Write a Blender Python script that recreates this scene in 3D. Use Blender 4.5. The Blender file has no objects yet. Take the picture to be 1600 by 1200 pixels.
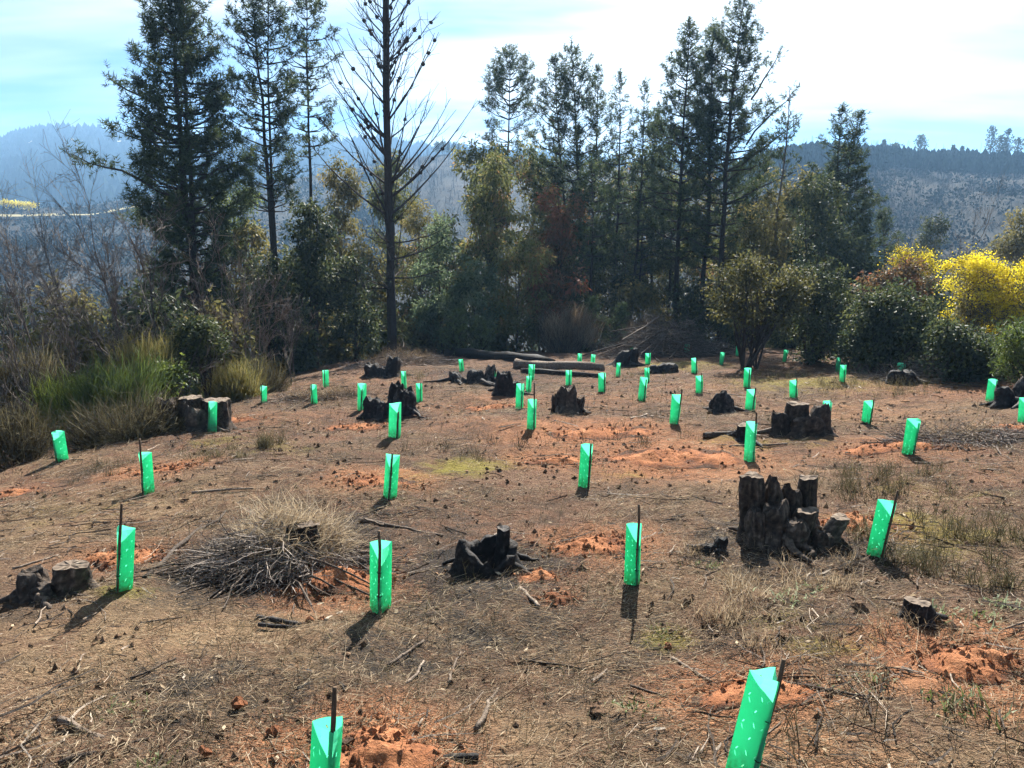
import bpy, math, random
import numpy as np

R = math.radians
sc = bpy.context.scene

# ---------------------------------------------------------------- camera
F_PX, PITCH = 1190.0, R(11.0)
CAM = np.array([0.0, 0.0, 1.8])
cam_d = bpy.data.cameras.new('camera')
cam_d.sensor_width = 36.0
cam_d.lens = 36.0 * F_PX / 1600.0
cam_d.clip_start = 0.05
cam_d.clip_end = 20000.0
cam = bpy.data.objects.new('camera', cam_d)
cam.location = CAM
cam.rotation_euler = (R(90) - PITCH, 0, 0)
sc.collection.objects.link(cam)
sc.camera = cam

# ---------------------------------------------------------------- sky, sun, exposure
SUN_EL, SUN_AZ = R(40.0), R(11.5)          # azimuth measured from +Y towards +X
SUN = np.array([math.cos(SUN_EL) * math.sin(SUN_AZ), math.cos(SUN_EL) * math.cos(SUN_AZ), math.sin(SUN_EL)])
world = bpy.data.worlds.new('World')
sc.world = world
world.use_nodes = True
wn = world.node_tree
wn.nodes.clear()


class NT:
    """small node-tree helper: n(type, props, inputs) with sockets linked or values set"""
    def __init__(self, tree):
        self.t = tree

    def n(self, kind, props=None, **inp):
        nd = self.t.nodes.new(kind)
        for k, v in (props or {}).items():
            setattr(nd, k, v)
        for k, v in inp.items():
            self.set(nd, k, v)
        return nd

    def set(self, nd, k, v):
        if k.startswith('i') and k[1:].isdigit():
            s = nd.inputs[int(k[1:])]
        else:
            s = nd.inputs[k.replace('_', ' ')]
        if isinstance(v, bpy.types.NodeSocket):
            self.t.links.new(v, s)
        elif isinstance(v, bpy.types.Node):
            self.t.links.new(v.outputs[0], s)
        else:
            s.default_value = v

    def math(self, op, a, b=0.0, clamp=False):
        nd = self.n('ShaderNodeMath', {'operation': op, 'use_clamp': clamp}, i0=a, i1=b)
        return nd.outputs[0]

    def mix(self, fac, a, b, blend='MIX'):
        nd = self.t.nodes.new('ShaderNodeMix')
        nd.data_type = 'RGBA'
        nd.blend_type = blend
        for idx, v in ((0, fac), (6, a), (7, b)):
            s = nd.inputs[idx]
            if isinstance(v, bpy.types.NodeSocket):
                self.t.links.new(v, s)
            else:
                if idx and len(v) == 3:
                    v = (*v, 1)
                s.default_value = v
        return nd.outputs[2]

    def ramp(self, fac, stops, interp='LINEAR'):
        nd = self.t.nodes.new('ShaderNodeValToRGB')
        cr = nd.color_ramp
        cr.interpolation = interp
        while len(cr.elements) < len(stops):
            cr.elements.new(0.5)
        for e, (p, c) in zip(cr.elements, stops):
            e.position = p
            e.color = (c, c, c, 1) if isinstance(c, (int, float)) else (*c, 1)
        self.t.links.new(fac, nd.inputs[0])
        return nd.outputs[0]

    def noise(self, vec, scale, detail=4.0, rough=0.55, dist=0.0):
        nd = self.n('ShaderNodeTexNoise', None, Vector=vec, Scale=scale, Detail=detail, Roughness=rough, Distortion=dist)
        return nd.outputs[0]


W = NT(wn)
w_tc = W.n('ShaderNodeTexCoord')
w_sky = W.n('ShaderNodeTexSky', {'sky_type': 'NISHITA', 'sun_disc': False, 'sun_elevation': SUN_EL, 'sun_rotation': SUN_AZ,
                                 'altitude': 300.0, 'air_density': 0.6, 'dust_density': 0.35, 'ozone_density': 2.0})
w_sep = W.n('ShaderNodeSeparateXYZ', None, i0=w_tc.outputs[0])
w_den = W.math('ADD', W.math('MAXIMUM', w_sep.outputs[2], 0.0), 0.16)
w_pl = W.n('ShaderNodeCombineXYZ', None, X=W.math('DIVIDE', w_sep.outputs[0], w_den), Y=W.math('DIVIDE', w_sep.outputs[1], w_den))
w_map = W.n('ShaderNodeMapping', None, Vector=w_pl.outputs[0], Rotation=(0, 0, R(-18)), Scale=(0.55, 1.25, 1.0), Location=(0.2, 0.3, 0.0))
w_n1 = W.noise(w_map.outputs[0], 0.9, 4.0, 0.55, 0.5)
w_n2 = W.noise(w_map.outputs[0], 3.2, 3.0, 0.6, 0.3)
w_cov = W.math('ADD', W.math('MULTIPLY', w_n1, 0.8), W.math('MULTIPLY', w_n2, 0.2))
w_dot = W.n('ShaderNodeVectorMath', {'operation': 'DOT_PRODUCT'}, i0=w_tc.outputs[0], i1=tuple(SUN))
w_glow = W.math('POWER', W.math('MAXIMUM', w_dot.outputs['Value'], 0.0), 5.0)
# thin high cloud: forward scattering makes it brighter towards the sun
w_mask = W.ramp(W.math('ADD', w_cov, W.math('MULTIPLY', w_glow, 0.22)), [(0.46, 0.03), (0.58, 0.55), (0.68, 0.97)])
w_cb = W.math('ADD', 5.0, W.math('MULTIPLY', w_glow, 6.0))
w_cc = W.n('ShaderNodeVectorMath', {'operation': 'SCALE'}, i0=(0.93, 1.0, 1.04))
W.set(w_cc, 'Scale', w_cb)
w_tint = W.mix(1.0, w_sky.outputs[0], (0.36, 0.62, 0.74), 'MULTIPLY')
w_col = W.mix(w_mask, w_tint, w_cc.outputs[0])
w_bg = W.n('ShaderNodeBackground', None, Color=w_col, Strength=0.05)
W.n('ShaderNodeOutputWorld', None, Surface=w_bg)

sun_d = bpy.data.lights.new('sun', 'SUN')
sun_d.energy = 5.0
sun_d.angle = R(0.5)
sun_d.color = (1.0, 0.95, 0.87)
sun = bpy.data.objects.new('sun', sun_d)
sun.rotation_euler = (R(90) - SUN_EL, 0, R(180) - SUN_AZ)
sun.location = (10, 40, 60)
sc.collection.objects.link(sun)

sc.view_settings.view_transform = 'Standard'
sc.view_settings.look = 'None'
sc.view_settings.gamma = 1.0
sc.view_settings.use_curve_mapping = False
sc.view_settings.exposure = 1.92
sc.cycles.use_denoising = True
world.cycles.sampling_method = 'MANUAL'
world.cycles.sample_map_resolution = 256
sc.cycles.use_adaptive_sampling = True
sc.cycles.adaptive_threshold = 0.02
sc.cycles.max_bounces = 6
sc.cycles.diffuse_bounces = 3
sc.cycles.glossy_bounces = 2
sc.cycles.transmission_bounces = 4
sc.cycles.transparent_max_bounces = 4
sc.cycles.volume_bounces = 0
sc.cycles.caustics_reflective = False
sc.cycles.caustics_refractive = False

# ---------------------------------------------------------------- helpers
COL = sc.collection.objects


def rnd(seed):
    return np.random.default_rng(seed)


class Geo:
    """collects triangles and quads; build() links ONE mesh object"""
    def __init__(self):
        self.v, self.t, self.q, self.c, self.n = [], [], [], [], 0

    def add(self, v, tris=None, quads=None, tint=0.5):
        v = np.asarray(v, float).reshape(-1, 3)
        if tris is not None and len(tris):
            self.t.append(np.asarray(tris, np.int64).reshape(-1, 3) + self.n)
        if quads is not None and len(quads):
            self.q.append(np.asarray(quads, np.int64).reshape(-1, 4) + self.n)
        self.v.append(v)
        self.c.append(np.broadcast_to(np.asarray(tint, float), (len(v),)).copy())
        self.n += len(v)

    def mesh(self, name, material, smooth=False):
        V = np.concatenate(self.v)
        t = np.concatenate(self.t) if self.t else np.zeros((0, 3), np.int64)
        q = np.concatenate(self.q) if self.q else np.zeros((0, 4), np.int64)
        me = bpy.data.meshes.new(name)
        me.vertices.add(len(V))
        me.vertices.foreach_set('co', V.astype(np.float32).ravel())
        loops = np.concatenate([t.ravel(), q.ravel()]).astype(np.int32)
        me.loops.add(len(loops))
        me.loops.foreach_set('vertex_index', loops)
        npoly = len(t) + len(q)
        me.polygons.add(npoly)
        st = np.concatenate([np.arange(len(t)) * 3, len(t) * 3 + np.arange(len(q)) * 4]).astype(np.int32)
        me.polygons.foreach_set('loop_start', st)
        try:
            me.polygons.foreach_set('loop_total', np.concatenate([np.full(len(t), 3), np.full(len(q), 4)]).astype(np.int32))
        except Exception:
            pass
        a = me.attributes.new('tint', 'FLOAT', 'POINT')
        a.data.foreach_set('value', np.concatenate(self.c).astype(np.float32))
        me.polygons.foreach_set('use_smooth', np.full(npoly, smooth))
        me.update(calc_edges=True)
        me.materials.append(material)
        return me

    def build(self, name, material, parent=None, smooth=False, loc=None):
        o = bpy.data.objects.new(name, self.mesh(name, material, smooth))
        COL.link(o)
        if parent is not None:
            o.parent = parent
        if loc is not None:
            o.location = loc
        return o


def tag(o, label=None, cat=None, group=None, kind=None):
    for k, v in (('label', label), ('category', cat), ('group', group), ('kind', kind)):
        if v:
            o[k] = v
    return o


def empty(name, loc, label, cat, group=None, rz=0.0):
    o = bpy.data.objects.new(name, None)
    COL.link(o)
    o.location = loc
    o.rotation_euler = (0, 0, rz)
    return tag(o, label, cat, group)


def child(src_mesh, name, parent, loc=(0, 0, 0), rot=(0, 0, 0), scale=(1, 1, 1)):
    o = bpy.data.objects.new(name, src_mesh)
    COL.link(o)
    o.parent = parent
    o.location, o.rotation_euler, o.scale = loc, rot, scale
    return o


def norm(a):
    a = np.asarray(a, float)
    return a / np.maximum(np.linalg.norm(a, axis=-1, keepdims=True), 1e-9)


def perp(d):
    d = norm(d)
    ref = np.where(np.abs(d[..., 2:3]) < 0.9, np.array([0., 0, 1]), np.array([1., 0, 0]))
    u = norm(np.cross(d, ref))
    return u, np.cross(d, u)


def tube(g, P, rad, sides=5, tint=0.5, cap=True, rough=0.0, rg=None):
    """a tapering round bar along the points P"""
    P = np.asarray(P, float)
    n = len(P)
    rad = np.broadcast_to(np.asarray(rad, float), (n,))
    T = np.gradient(P, axis=0)
    t0 = norm(P[-1] - P[0])
    ref = np.array([0., 0, 1]) if abs(t0[2]) < 0.9 else np.array([1., 0, 0])
    u = norm(np.cross(norm(T), ref))
    w = np.cross(norm(T), u)
    a = np.linspace(0, 2 * np.pi, sides, endpoint=False)
    rr = rad[:, None]
    if rough and rg is not None:
        rr = rr * (1 + rough * rg.standard_normal((n, sides)))
    else:
        rr = np.repeat(rr, sides, 1)
    V = P[:, None] + rr[..., None] * (u[:, None] * np.cos(a)[None, :, None] + w[:, None] * np.sin(a)[None, :, None])
    i = np.arange(n - 1)[:, None] * sides
    j = np.arange(sides)[None]
    k = (j + 1) % sides
    Q = np.stack([i + j, i + k, i + sides + k, i + sides + j], -1).reshape(-1, 4)
    V = V.reshape(-1, 3)
    tr = []
    if cap:
        V = np.concatenate([V, P[:1], P[-1:]])
        b, e = n * sides, n * sides + 1
        for s in range(sides):
            tr += [(b, (s + 1) % sides, s), (e, (n - 1) * sides + s, (n - 1) * sides + (s + 1) % sides)]
    g.add(V, tr, Q, tint)


def blades(g, P, D, L, Wd, rg, tint=None, bend=0.3, seg=2):
    """many thin bent strips: roots P, directions D, lengths L, widths Wd"""
    n = len(P)
    P, D = np.asarray(P, float), norm(D)
    L = np.broadcast_to(L, (n,))[:, None]
    Wd = np.broadcast_to(Wd, (n,))[:, None]
    u = norm(np.cross(D, rg.standard_normal((n, 3))))
    b = rg.standard_normal((n, 3)) * bend
    tint = rg.random(n) if tint is None else np.broadcast_to(tint, (n,))
    if seg == 1:
        V = np.stack([P - u * Wd / 2, P + u * Wd / 2, P + D * L + b * L * 0.5], 1)
        g.add(V, np.arange(3 * n).reshape(n, 3), None, np.repeat(tint, 3))
    else:
        M = P + D * L * 0.5 + b * L * 0.12
        E = P + norm(D + b) * L
        V = np.stack([P - u * Wd / 2, P + u * Wd / 2, M + u * Wd * 0.4, M - u * Wd * 0.4, E], 1)
        o = np.arange(n)[:, None] * 5
        g.add(V, o + np.array([[3, 2, 4]]), o + np.array([[0, 1, 2, 3]]), np.repeat(tint, 5))


def leaves(g, P, D, L, Wd, rg, tint):
    """many folded diamond leaves"""
    n = len(P)
    D = norm(D)
    L = np.broadcast_to(L, (n,))[:, None]
    Wd = np.broadcast_to(Wd, (n,))[:, None]
    u = norm(np.cross(D, rg.standard_normal((n, 3))))
    m = P + D * L * 0.45
    V = np.stack([P, m - u * Wd / 2, P + D * L + np.cross(u, D) * L * 0.08, m + u * Wd / 2], 1)
    o = np.arange(n)[:, None] * 4
    g.add(V, None, o + np.array([[0, 1, 2, 3]]), np.repeat(tint, 4))


# value noise on a lattice, for terrain and lumps
_LAT = rnd(11).random((256, 256))
_LAT3 = rnd(12).random((64, 64, 64))


def vnoise(x, y):
    x, y = np.asarray(x, float), np.asarray(y, float)
    xi, yi = np.floor(x).astype(int), np.floor(y).astype(int)
    fx, fy = x - xi, y - yi
    fx, fy = fx * fx * (3 - 2 * fx), fy * fy * (3 - 2 * fy)
    a = _LAT[xi & 255, yi & 255]
    b = _LAT[(xi + 1) & 255, yi & 255]
    c = _LAT[xi & 255, (yi + 1) & 255]
    d = _LAT[(xi + 1) & 255, (yi + 1) & 255]
    return (a * (1 - fx) + b * fx) * (1 - fy) + (c * (1 - fx) + d * fx) * fy - 0.5


def vnoise3(p):
    p = np.asarray(p, float)
    i = np.floor(p).astype(int)
    f = p - i
    f = f * f * (3 - 2 * f)
    out = 0
    for dx in (0, 1):
        for dy in (0, 1):
            for dz in (0, 1):
                w = (f[..., 0] if dx else 1 - f[..., 0]) * (f[..., 1] if dy else 1 - f[..., 1]) * (f[..., 2] if dz else 1 - f[..., 2])
                out = out + w * _LAT3[(i[..., 0] + dx) & 63, (i[..., 1] + dy) & 63, (i[..., 2] + dz) & 63]
    return out - 0.5


def sp(x, w):
    return w * np.logaddexp(0, np.asarray(x, float) / w)


def H(x, y, fine=True):
    """height of the ground: a spur that falls gently away from the camera, then drops into the valley"""
    x, y = np.asarray(x, float), np.asarray(y, float)
    z = -0.0875 * np.maximum(y, -25) - 0.20 * sp(y - 33, 3.0)
    z = z - 0.34 * sp(-(x + 6.2 + 0.02 * y), 1.6) - 0.14 * sp(x - 17, 3.0) + 0.03 * sp(x - 1.5, 0.8)
    z = 34 * np.tanh(z / 34)
    near = np.exp(-np.maximum(np.hypot(x, y) - 30, 0) / 60)
    z = z + near * (0.17 * vnoise(x / 2.7 + 7, y / 2.7) + 0.10 * vnoise(x / 0.9, y / 0.9 + 3))
    z = z + (1 - near) * 3.0 * vnoise(x / 40, y / 40)
    if fine:
        z = z + near * (0.050 * vnoise(x / 0.28, y / 0.28) + 0.030 * vnoise(x / 0.11 + 5, y / 0.11) + 0.016 * vnoise(x / 0.05, y / 0.05))
    return z


def ray(px, py):
    a, b = (px - 800) / F_PX, (600 - py) / F_PX
    return np.array([a, math.cos(PITCH) + b * math.sin(PITCH), -math.sin(PITCH) + b * math.cos(PITCH)])


def hit(px, py, fine=True):
    """the point of the ground seen at a spot of the photograph"""
    d = ray(px, py)
    s = np.geomspace(1.0, 70, 4000)
    P = CAM + s[:, None] * d
    under = np.nonzero(P[:, 2] < H(P[:, 0], P[:, 1], fine))[0]
    k = under[0] if len(under) else len(s) - 1
    return P[k][0], P[k][1], float(H(P[k][0], P[k][1], fine))


def at(px, py, y):
    """the point at depth y seen at a spot of the photograph"""
    d = ray(px, py)
    return CAM + d * (y / d[1])


def foot(px, y, sink=0.0):
    """ground point at depth y in the column px (taken at the eye line)"""
    p = at(px, 480, y)
    return np.array([p[0], y, float(H(p[0], y, False)) - sink])


def jitter_line(a, b, n, amp, rg, sag=0.0):
    a, b = np.asarray(a, float), np.asarray(b, float)
    t = np.linspace(0, 1, n)[:, None]
    P = a + (b - a) * t
    w = np.cumsum(rg.standard_normal((n, 3)), 0) * amp
    w = w - w[0] - (w[-1] - w[0]) * t
    P = P + w
    P[:, 2] -= sag * np.sin(np.pi * t[:, 0])
    return P


# ---------------------------------------------------------------- materials
def material(name):
    m = bpy.data.materials.new(name)
    m.use_nodes = True
    m.node_tree.nodes.clear()
    return m, NT(m.node_tree)


def surf(t, col, rough=0.85, spec=0.2, bump=None, bump_s=0.4, dist=0.02, trans=None, trans_f=0.0):
    p = t.n('ShaderNodeBsdfPrincipled', None, Base_Color=col, Roughness=rough)
    p.inputs['Specular IOR Level'].default_value = spec
    if bump is not None:
        b = t.n('ShaderNodeBump', None, Strength=bump_s, Distance=dist, Height=bump)
        t.t.links.new(b.outputs[0], p.inputs['Normal'])
    out = p.outputs[0]
    if trans_f:
        tr = t.n('ShaderNodeBsdfTranslucent', None, Color=trans if trans is not None else col)
        out = t.n('ShaderNodeMixShader', None, i0=trans_f, i1=out, i2=tr.outputs[0]).outputs[0]
    t.n('ShaderNodeOutputMaterial', None, Surface=out)


def tint_mat(name, stops, rough=0.7, spec=0.25, trans=0.0, noise_s=0.0, noise_amt=0.5, bump_s=0.0, tboost=1.0):
    """colour picked along a ramp by each piece's own tint, with a little grain"""
    m, t = material(name)
    a = t.n('ShaderNodeAttribute', {'attribute_name': 'tint'})
    f = a.outputs['Fac']
    nz = None
    if noise_s:
        tc = t.n('ShaderNodeTexCoord')
        nz = t.noise(tc.outputs['Object'], noise_s, 5.0, 0.65)
        f = t.math('ADD', f, t.math('MULTIPLY', t.math('SUBTRACT', nz, 0.5), noise_amt))
    col = t.ramp(f, stops)
    tcol = col
    if trans and tboost != 1.0:
        tcol = t.mix(1.0, col, (tboost, tboost, tboost * 0.7), 'MULTIPLY')
    surf(t, col, rough, spec, nz if bump_s else None, bump_s, 0.02, tcol, trans)
    return m


M = {}
M['pine'] = tint_mat('pine_needles', [(0.0, (0.020, 0.032, 0.016)), (0.6, (0.052, 0.075, 0.030)), (1.0, (0.123, 0.145, 0.051))], 0.65, 0.12, 0.42)
M['far_pine'] = tint_mat('far_pine_foliage', [(0.0, (0.010, 0.015, 0.010)), (1.0, (0.026, 0.034, 0.018))], 1.0, 0.0, 0.0)
M['euc'] = tint_mat('eucalyptus_leaves', [(0.0, (0.058, 0.072, 0.029)), (0.5, (0.150, 0.163, 0.055)), (0.85, (0.247, 0.234, 0.078)), (1.0, (0.338, 0.208, 0.091))], 0.6, 0.15, 0.50)
M['red_leaf'] = tint_mat('reddish_leaves', [(0.0, (0.06, 0.055, 0.03)), (0.5, (0.15, 0.10, 0.045)), (1.0, (0.32, 0.11, 0.06))], 0.6, 0.2, 0.45)
M['blue_leaf'] = tint_mat('bluish_leaves', [(0.0, (0.060, 0.090, 0.054)), (0.6, (0.144, 0.198, 0.102)), (1.0, (0.264, 0.300, 0.156))], 0.6, 0.2, 0.50)
M['dark_leaf'] = tint_mat('dark_glossy_leaves', [(0.0, (0.021, 0.030, 0.019)), (0.6, (0.057, 0.075, 0.032)), (1.0, (0.143, 0.150, 0.054))], 0.6, 0.2, 0.38)
M['olive_leaf'] = tint_mat('olive_leaves', [(0.0, (0.058, 0.058, 0.022)), (0.6, (0.156, 0.143, 0.049)), (1.0, (0.260, 0.208, 0.078))], 0.6, 0.2, 0.50)
M['broom'] = tint_mat('green_broom', [(0.0, (0.04, 0.06, 0.02)), (0.5, (0.11, 0.15, 0.035)), (1.0, (0.26, 0.30, 0.06))], 0.6, 0.25, 0.4)
M['young'] = tint_mat('young_pine_needles', [(0.0, (0.05, 0.075, 0.03)), (0.6, (0.11, 0.15, 0.05)), (1.0, (0.22, 0.25, 0.09))], 0.5, 0.3, 0.35)
M['yellow'] = tint_mat('yellow_blossom', [(0.0, (0.34, 0.27, 0.02)), (0.5, (0.68, 0.56, 0.02)), (1.0, (0.88, 0.76, 0.06))], 0.7, 0.1, 0.45)
M['far_brush'] = tint_mat('far_burnt_brush', [(0.0, (0.018, 0.016, 0.014)), (0.5, (0.04, 0.035, 0.03)), (1.0, (0.085, 0.072, 0.062))], 1.0, 0.0)
M['bark'] = tint_mat('pine_bark', [(0.0, (0.018, 0.015, 0.013)), (0.5, (0.05, 0.04, 0.034)), (1.0, (0.12, 0.095, 0.08))], 0.9, 0.1, 0, 9.0, 0.7, 0.6)
M['twig_grey'] = tint_mat('bare_twigs', [(0.0, (0.037, 0.031, 0.026)), (0.5, (0.119, 0.098, 0.083)), (1.0, (0.338, 0.281, 0.237))], 0.85, 0.12, 0, 4.0, 0.5)
M['twig_red'] = tint_mat('rusty_twigs', [(0.0, (0.07, 0.05, 0.04)), (0.5, (0.19, 0.14, 0.105)), (1.0, (0.36, 0.28, 0.22))], 0.85, 0.15, 0, 4.0, 0.5)
M['char'] = tint_mat('charred_wood', [(0.0, (0.008, 0.008, 0.008)), (0.40, (0.022, 0.019, 0.018)), (0.65, (0.07, 0.06, 0.053)), (1.0, (0.20, 0.165, 0.14))], 0.8, 0.2, 0, 22.0, 1.5, 1.0)
M['wood'] = tint_mat('weathered_wood', [(0.0, (0.022, 0.018, 0.015)), (0.4, (0.075, 0.056, 0.043)), (0.75, (0.19, 0.145, 0.11)), (1.0, (0.38, 0.31, 0.24))], 0.85, 0.15, 0, 24.0, 1.3, 1.0)
M['stake'] = tint_mat('brown_stake', [(0.0, (0.04, 0.026, 0.017)), (0.5, (0.09, 0.058, 0.036)), (1.0, (0.2, 0.14, 0.09))], 0.85, 0.15, 0, 30.0, 0.6, 0.3)
M['straw'] = tint_mat('dry_straw', [(0.0, (0.035, 0.026, 0.018)), (0.35, (0.12, 0.085, 0.055)), (0.7, (0.30, 0.22, 0.135)), (1.0, (0.52, 0.42, 0.29))], 0.8, 0.15, 0.35)
M['weed'] = tint_mat('dry_weed', [(0.0, (0.030, 0.024, 0.016)), (0.5, (0.105, 0.09, 0.045)), (1.0, (0.28, 0.235, 0.13))], 0.8, 0.15, 0.25)
M['green_weed'] = tint_mat('green_weed', [(0.0, (0.05, 0.07, 0.02)), (0.5, (0.13, 0.16, 0.05)), (1.0, (0.38, 0.42, 0.27))], 0.6, 0.3, 0.35)
M['soil_red'] = tint_mat('loose_red_soil', [(0.0, (0.060, 0.040, 0.029)), (0.22, (0.12, 0.055, 0.033)), (0.55, (0.255, 0.105, 0.050)), (1.0, (0.40, 0.185, 0.092))], 0.95, 0.05, 0, 55.0, 0.8, 1.0)
M['soil_dark'] = tint_mat('brown_soil', [(0.0, (0.05, 0.032, 0.022)), (0.5, (0.13, 0.082, 0.052)), (1.0, (0.27, 0.17, 0.105))], 0.95, 0.05, 0, 22.0, 0.7, 1.0)


def cut_face_material():
    m, t = material('sawn_wood')
    tc = t.n('ShaderNodeTexCoord')
    wv = t.n('ShaderNodeTexWave', {'wave_type': 'RINGS', 'rings_direction': 'Z'}, Vector=tc.outputs['Object'], Scale=9.0, Distortion=2.5, Detail=3.0)
    nz = t.noise(tc.outputs['Object'], 20.0, 5.0)
    f = t.math('ADD', t.math('MULTIPLY', wv.outputs['Fac'], 0.10), t.math('MULTIPLY', nz, 0.95))
    surf(t, t.ramp(f, [(0.25, (0.06, 0.046, 0.036)), (0.55, (0.16, 0.122, 0.092)), (0.85, (0.28, 0.225, 0.17))]), 0.9, 0.1, nz, 0.4)
    return m


M['cut'] = cut_face_material()


def sleeve_material():
    m, t = material('green_plastic_sheet')
    tc = t.n('ShaderNodeTexCoord')
    nz = t.noise(tc.outputs['Object'], 9.0, 3.0, 0.5)
    sep = t.n('ShaderNodeSeparateXYZ', None, i0=tc.outputs['Object'])
    dirt = t.math('MULTIPLY', t.ramp(sep.outputs[2], [(0.0, 1.0), (0.05, 0.7), (0.14, 0.0)]), t.ramp(t.noise(tc.outputs['Object'], 30.0, 4.0), [(0.38, 0.0), (0.60, 0.9)]))
    oi = t.n('ShaderNodeObjectInfo').outputs['Random']
    fade = t.math('ADD', t.math('MULTIPLY', oi, 0.5), t.math('MULTIPLY', t.noise(tc.outputs['Object'], 5.0, 2.0), 0.5))
    col = t.mix(fade, (0.05, 0.48, 0.25), (0.14, 0.65, 0.40))
    col = t.mix(dirt, col, (0.16, 0.10, 0.06))
    p = t.n('ShaderNodeBsdfPrincipled', None, Base_Color=col, Roughness=0.38)
    p.inputs['Specular IOR Level'].default_value = 0.35
    tr = t.n('ShaderNodeBsdfTranslucent', None, Color=t.mix(dirt, t.mix(fade, (0.06, 0.63, 0.34), (0.15, 0.75, 0.46)), (0.10, 0.22, 0.08)))
    mx = t.n('ShaderNodeMixShader', None, i0=0.72, i1=p.outputs[0], i2=tr.outputs[0])
    t.n('ShaderNodeOutputMaterial', None, Surface=mx.outputs[0])
    return m


M['sleeve'] = sleeve_material()

# ---------------------------------------------------------------- ground
def ground_material():
    m, t = material('clearing_soil')
    tc = t.n('ShaderNodeTexCoord')
    co = tc.outputs['Object']
    mp = t.n('ShaderNodeMapping', None, Vector=co, Rotation=(0, 0, 0.6), Scale=(1.0, 3.2, 1.0)).outputs[0]
    mp2 = t.n('ShaderNodeMapping', None, Vector=co, Rotation=(0, 0, -0.5), Scale=(2.6, 1.0, 1.0)).outputs[0]
    big = t.noise(co, 0.9, 3.0, 0.6, 0.6)
    mid = t.noise(co, 3.4, 5.0, 0.72, 0.5)
    fib = t.noise(mp, 26.0, 3.0, 0.72, 0.8)
    fib2 = t.noise(mp2, 34.0, 3.0, 0.72, 0.8)
    grit = t.noise(co, 75.0, 2.0, 0.7)
    vor = t.n('ShaderNodeTexVoronoi', {'feature': 'F1'}, Vector=co, Scale=16.0, Randomness=1.0)
    at_ = {k: t.n('ShaderNodeAttribute', {'attribute_name': k}).outputs['Fac'] for k in ('red', 'char', 'moss', 'pale')}
    base = t.ramp(t.math('ADD', t.math('MULTIPLY', mid, 0.65), t.math('MULTIPLY', big, 0.35)),
                  [(0.36, (0.032, 0.022, 0.016)), (0.45, (0.105, 0.067, 0.044)), (0.54, (0.19, 0.117, 0.072)), (0.66, (0.29, 0.192, 0.115))])
    warm = t.ramp(t.noise(co, 0.33, 4.0, 0.6, 0.3), [(0.32, 0.1), (0.52, 0.85)])
    sy = t.n('ShaderNodeSeparateXYZ', None, i0=co).outputs[1]
    warm = t.math('MULTIPLY', warm, t.ramp(t.math('MULTIPLY', sy, 0.05), [(0.20, 0.62), (0.40, 1.0)]))
    base = t.mix(warm, base, t.mix(mid, (0.075, 0.032, 0.022), (0.29, 0.128, 0.074)))
    litter = t.ramp(t.math('MAXIMUM', fib, fib2), [(0.47, (0.030, 0.023, 0.018)), (0.57, (0.12, 0.085, 0.057)), (0.68, (0.36, 0.275, 0.18))])
    base = t.mix(t.ramp(mid, [(0.38, 0.35), (0.6, 0.75)]), base, litter)
    dk = t.ramp(t.math('ADD', t.math('MULTIPLY', t.noise(co, 1.5, 4.0, 0.7, 0.8), 0.75), t.math('MULTIPLY', fib, 0.25)), [(0.46, 0.0), (0.60, 0.8)])
    base = t.mix(dk, base, t.mix(fib2, (0.014, 0.011, 0.009), (0.10, 0.073, 0.052)))
    pale = t.math('MULTIPLY', at_['pale'], t.ramp(t.math('ADD', mid, t.math('MULTIPLY', grit, 0.4)), [(0.55, 0.05), (0.85, 0.8)]))
    base = t.mix(pale, base, (0.30, 0.205, 0.115))
    e = t.math('ADD', at_['red'], t.math('MULTIPLY', t.math('SUBTRACT', t.math('ADD', mid, t.math('MULTIPLY', grit, 0.5)), 0.75), 0.9))
    redc = t.ramp(t.math('ADD', t.math('MULTIPLY', grit, 0.6), t.math('MULTIPLY', mid, 0.4)), [(0.35, (0.13, 0.055, 0.030)), (0.52, (0.28, 0.125, 0.062)), (0.68, (0.42, 0.215, 0.115))])
    base = t.mix(t.ramp(e, [(0.32, 0.0), (0.75, 0.85)]), base, redc)
    ms = t.math('ADD', at_['moss'], t.math('MULTIPLY', t.math('SUBTRACT', t.math('ADD', mid, grit), 1.0), 1.2))
    base = t.mix(t.ramp(ms, [(0.36, 0.0), (0.72, 0.85)]), base, t.mix(fib, (0.13, 0.115, 0.022), (0.26, 0.215, 0.05)))
    ch = t.math('ADD', at_['char'], t.math('MULTIPLY', t.math('SUBTRACT', t.math('ADD', mid, fib), 1.0), 1.4))
    base = t.mix(t.ramp(ch, [(0.28, 0.0), (0.62, 0.92)]), base, t.mix(fib2, (0.010, 0.010, 0.010), (0.055, 0.050, 0.046)))
    h = t.math('ADD', t.math('MULTIPLY', fib, 0.6), t.math('ADD', t.math('MULTIPLY', grit, 0.35), t.math('ADD', t.math('MULTIPLY', vor.outputs[0], 0.35), t.math('MULTIPLY', mid, 1.6))))
    # steeper slopes beyond the clearing are thicket floor: leaf mould and scrub
    surf(t, base, 0.95, 0.06, h, 1.0, 0.05)
    return m


M['ground'] = ground_material()

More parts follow.
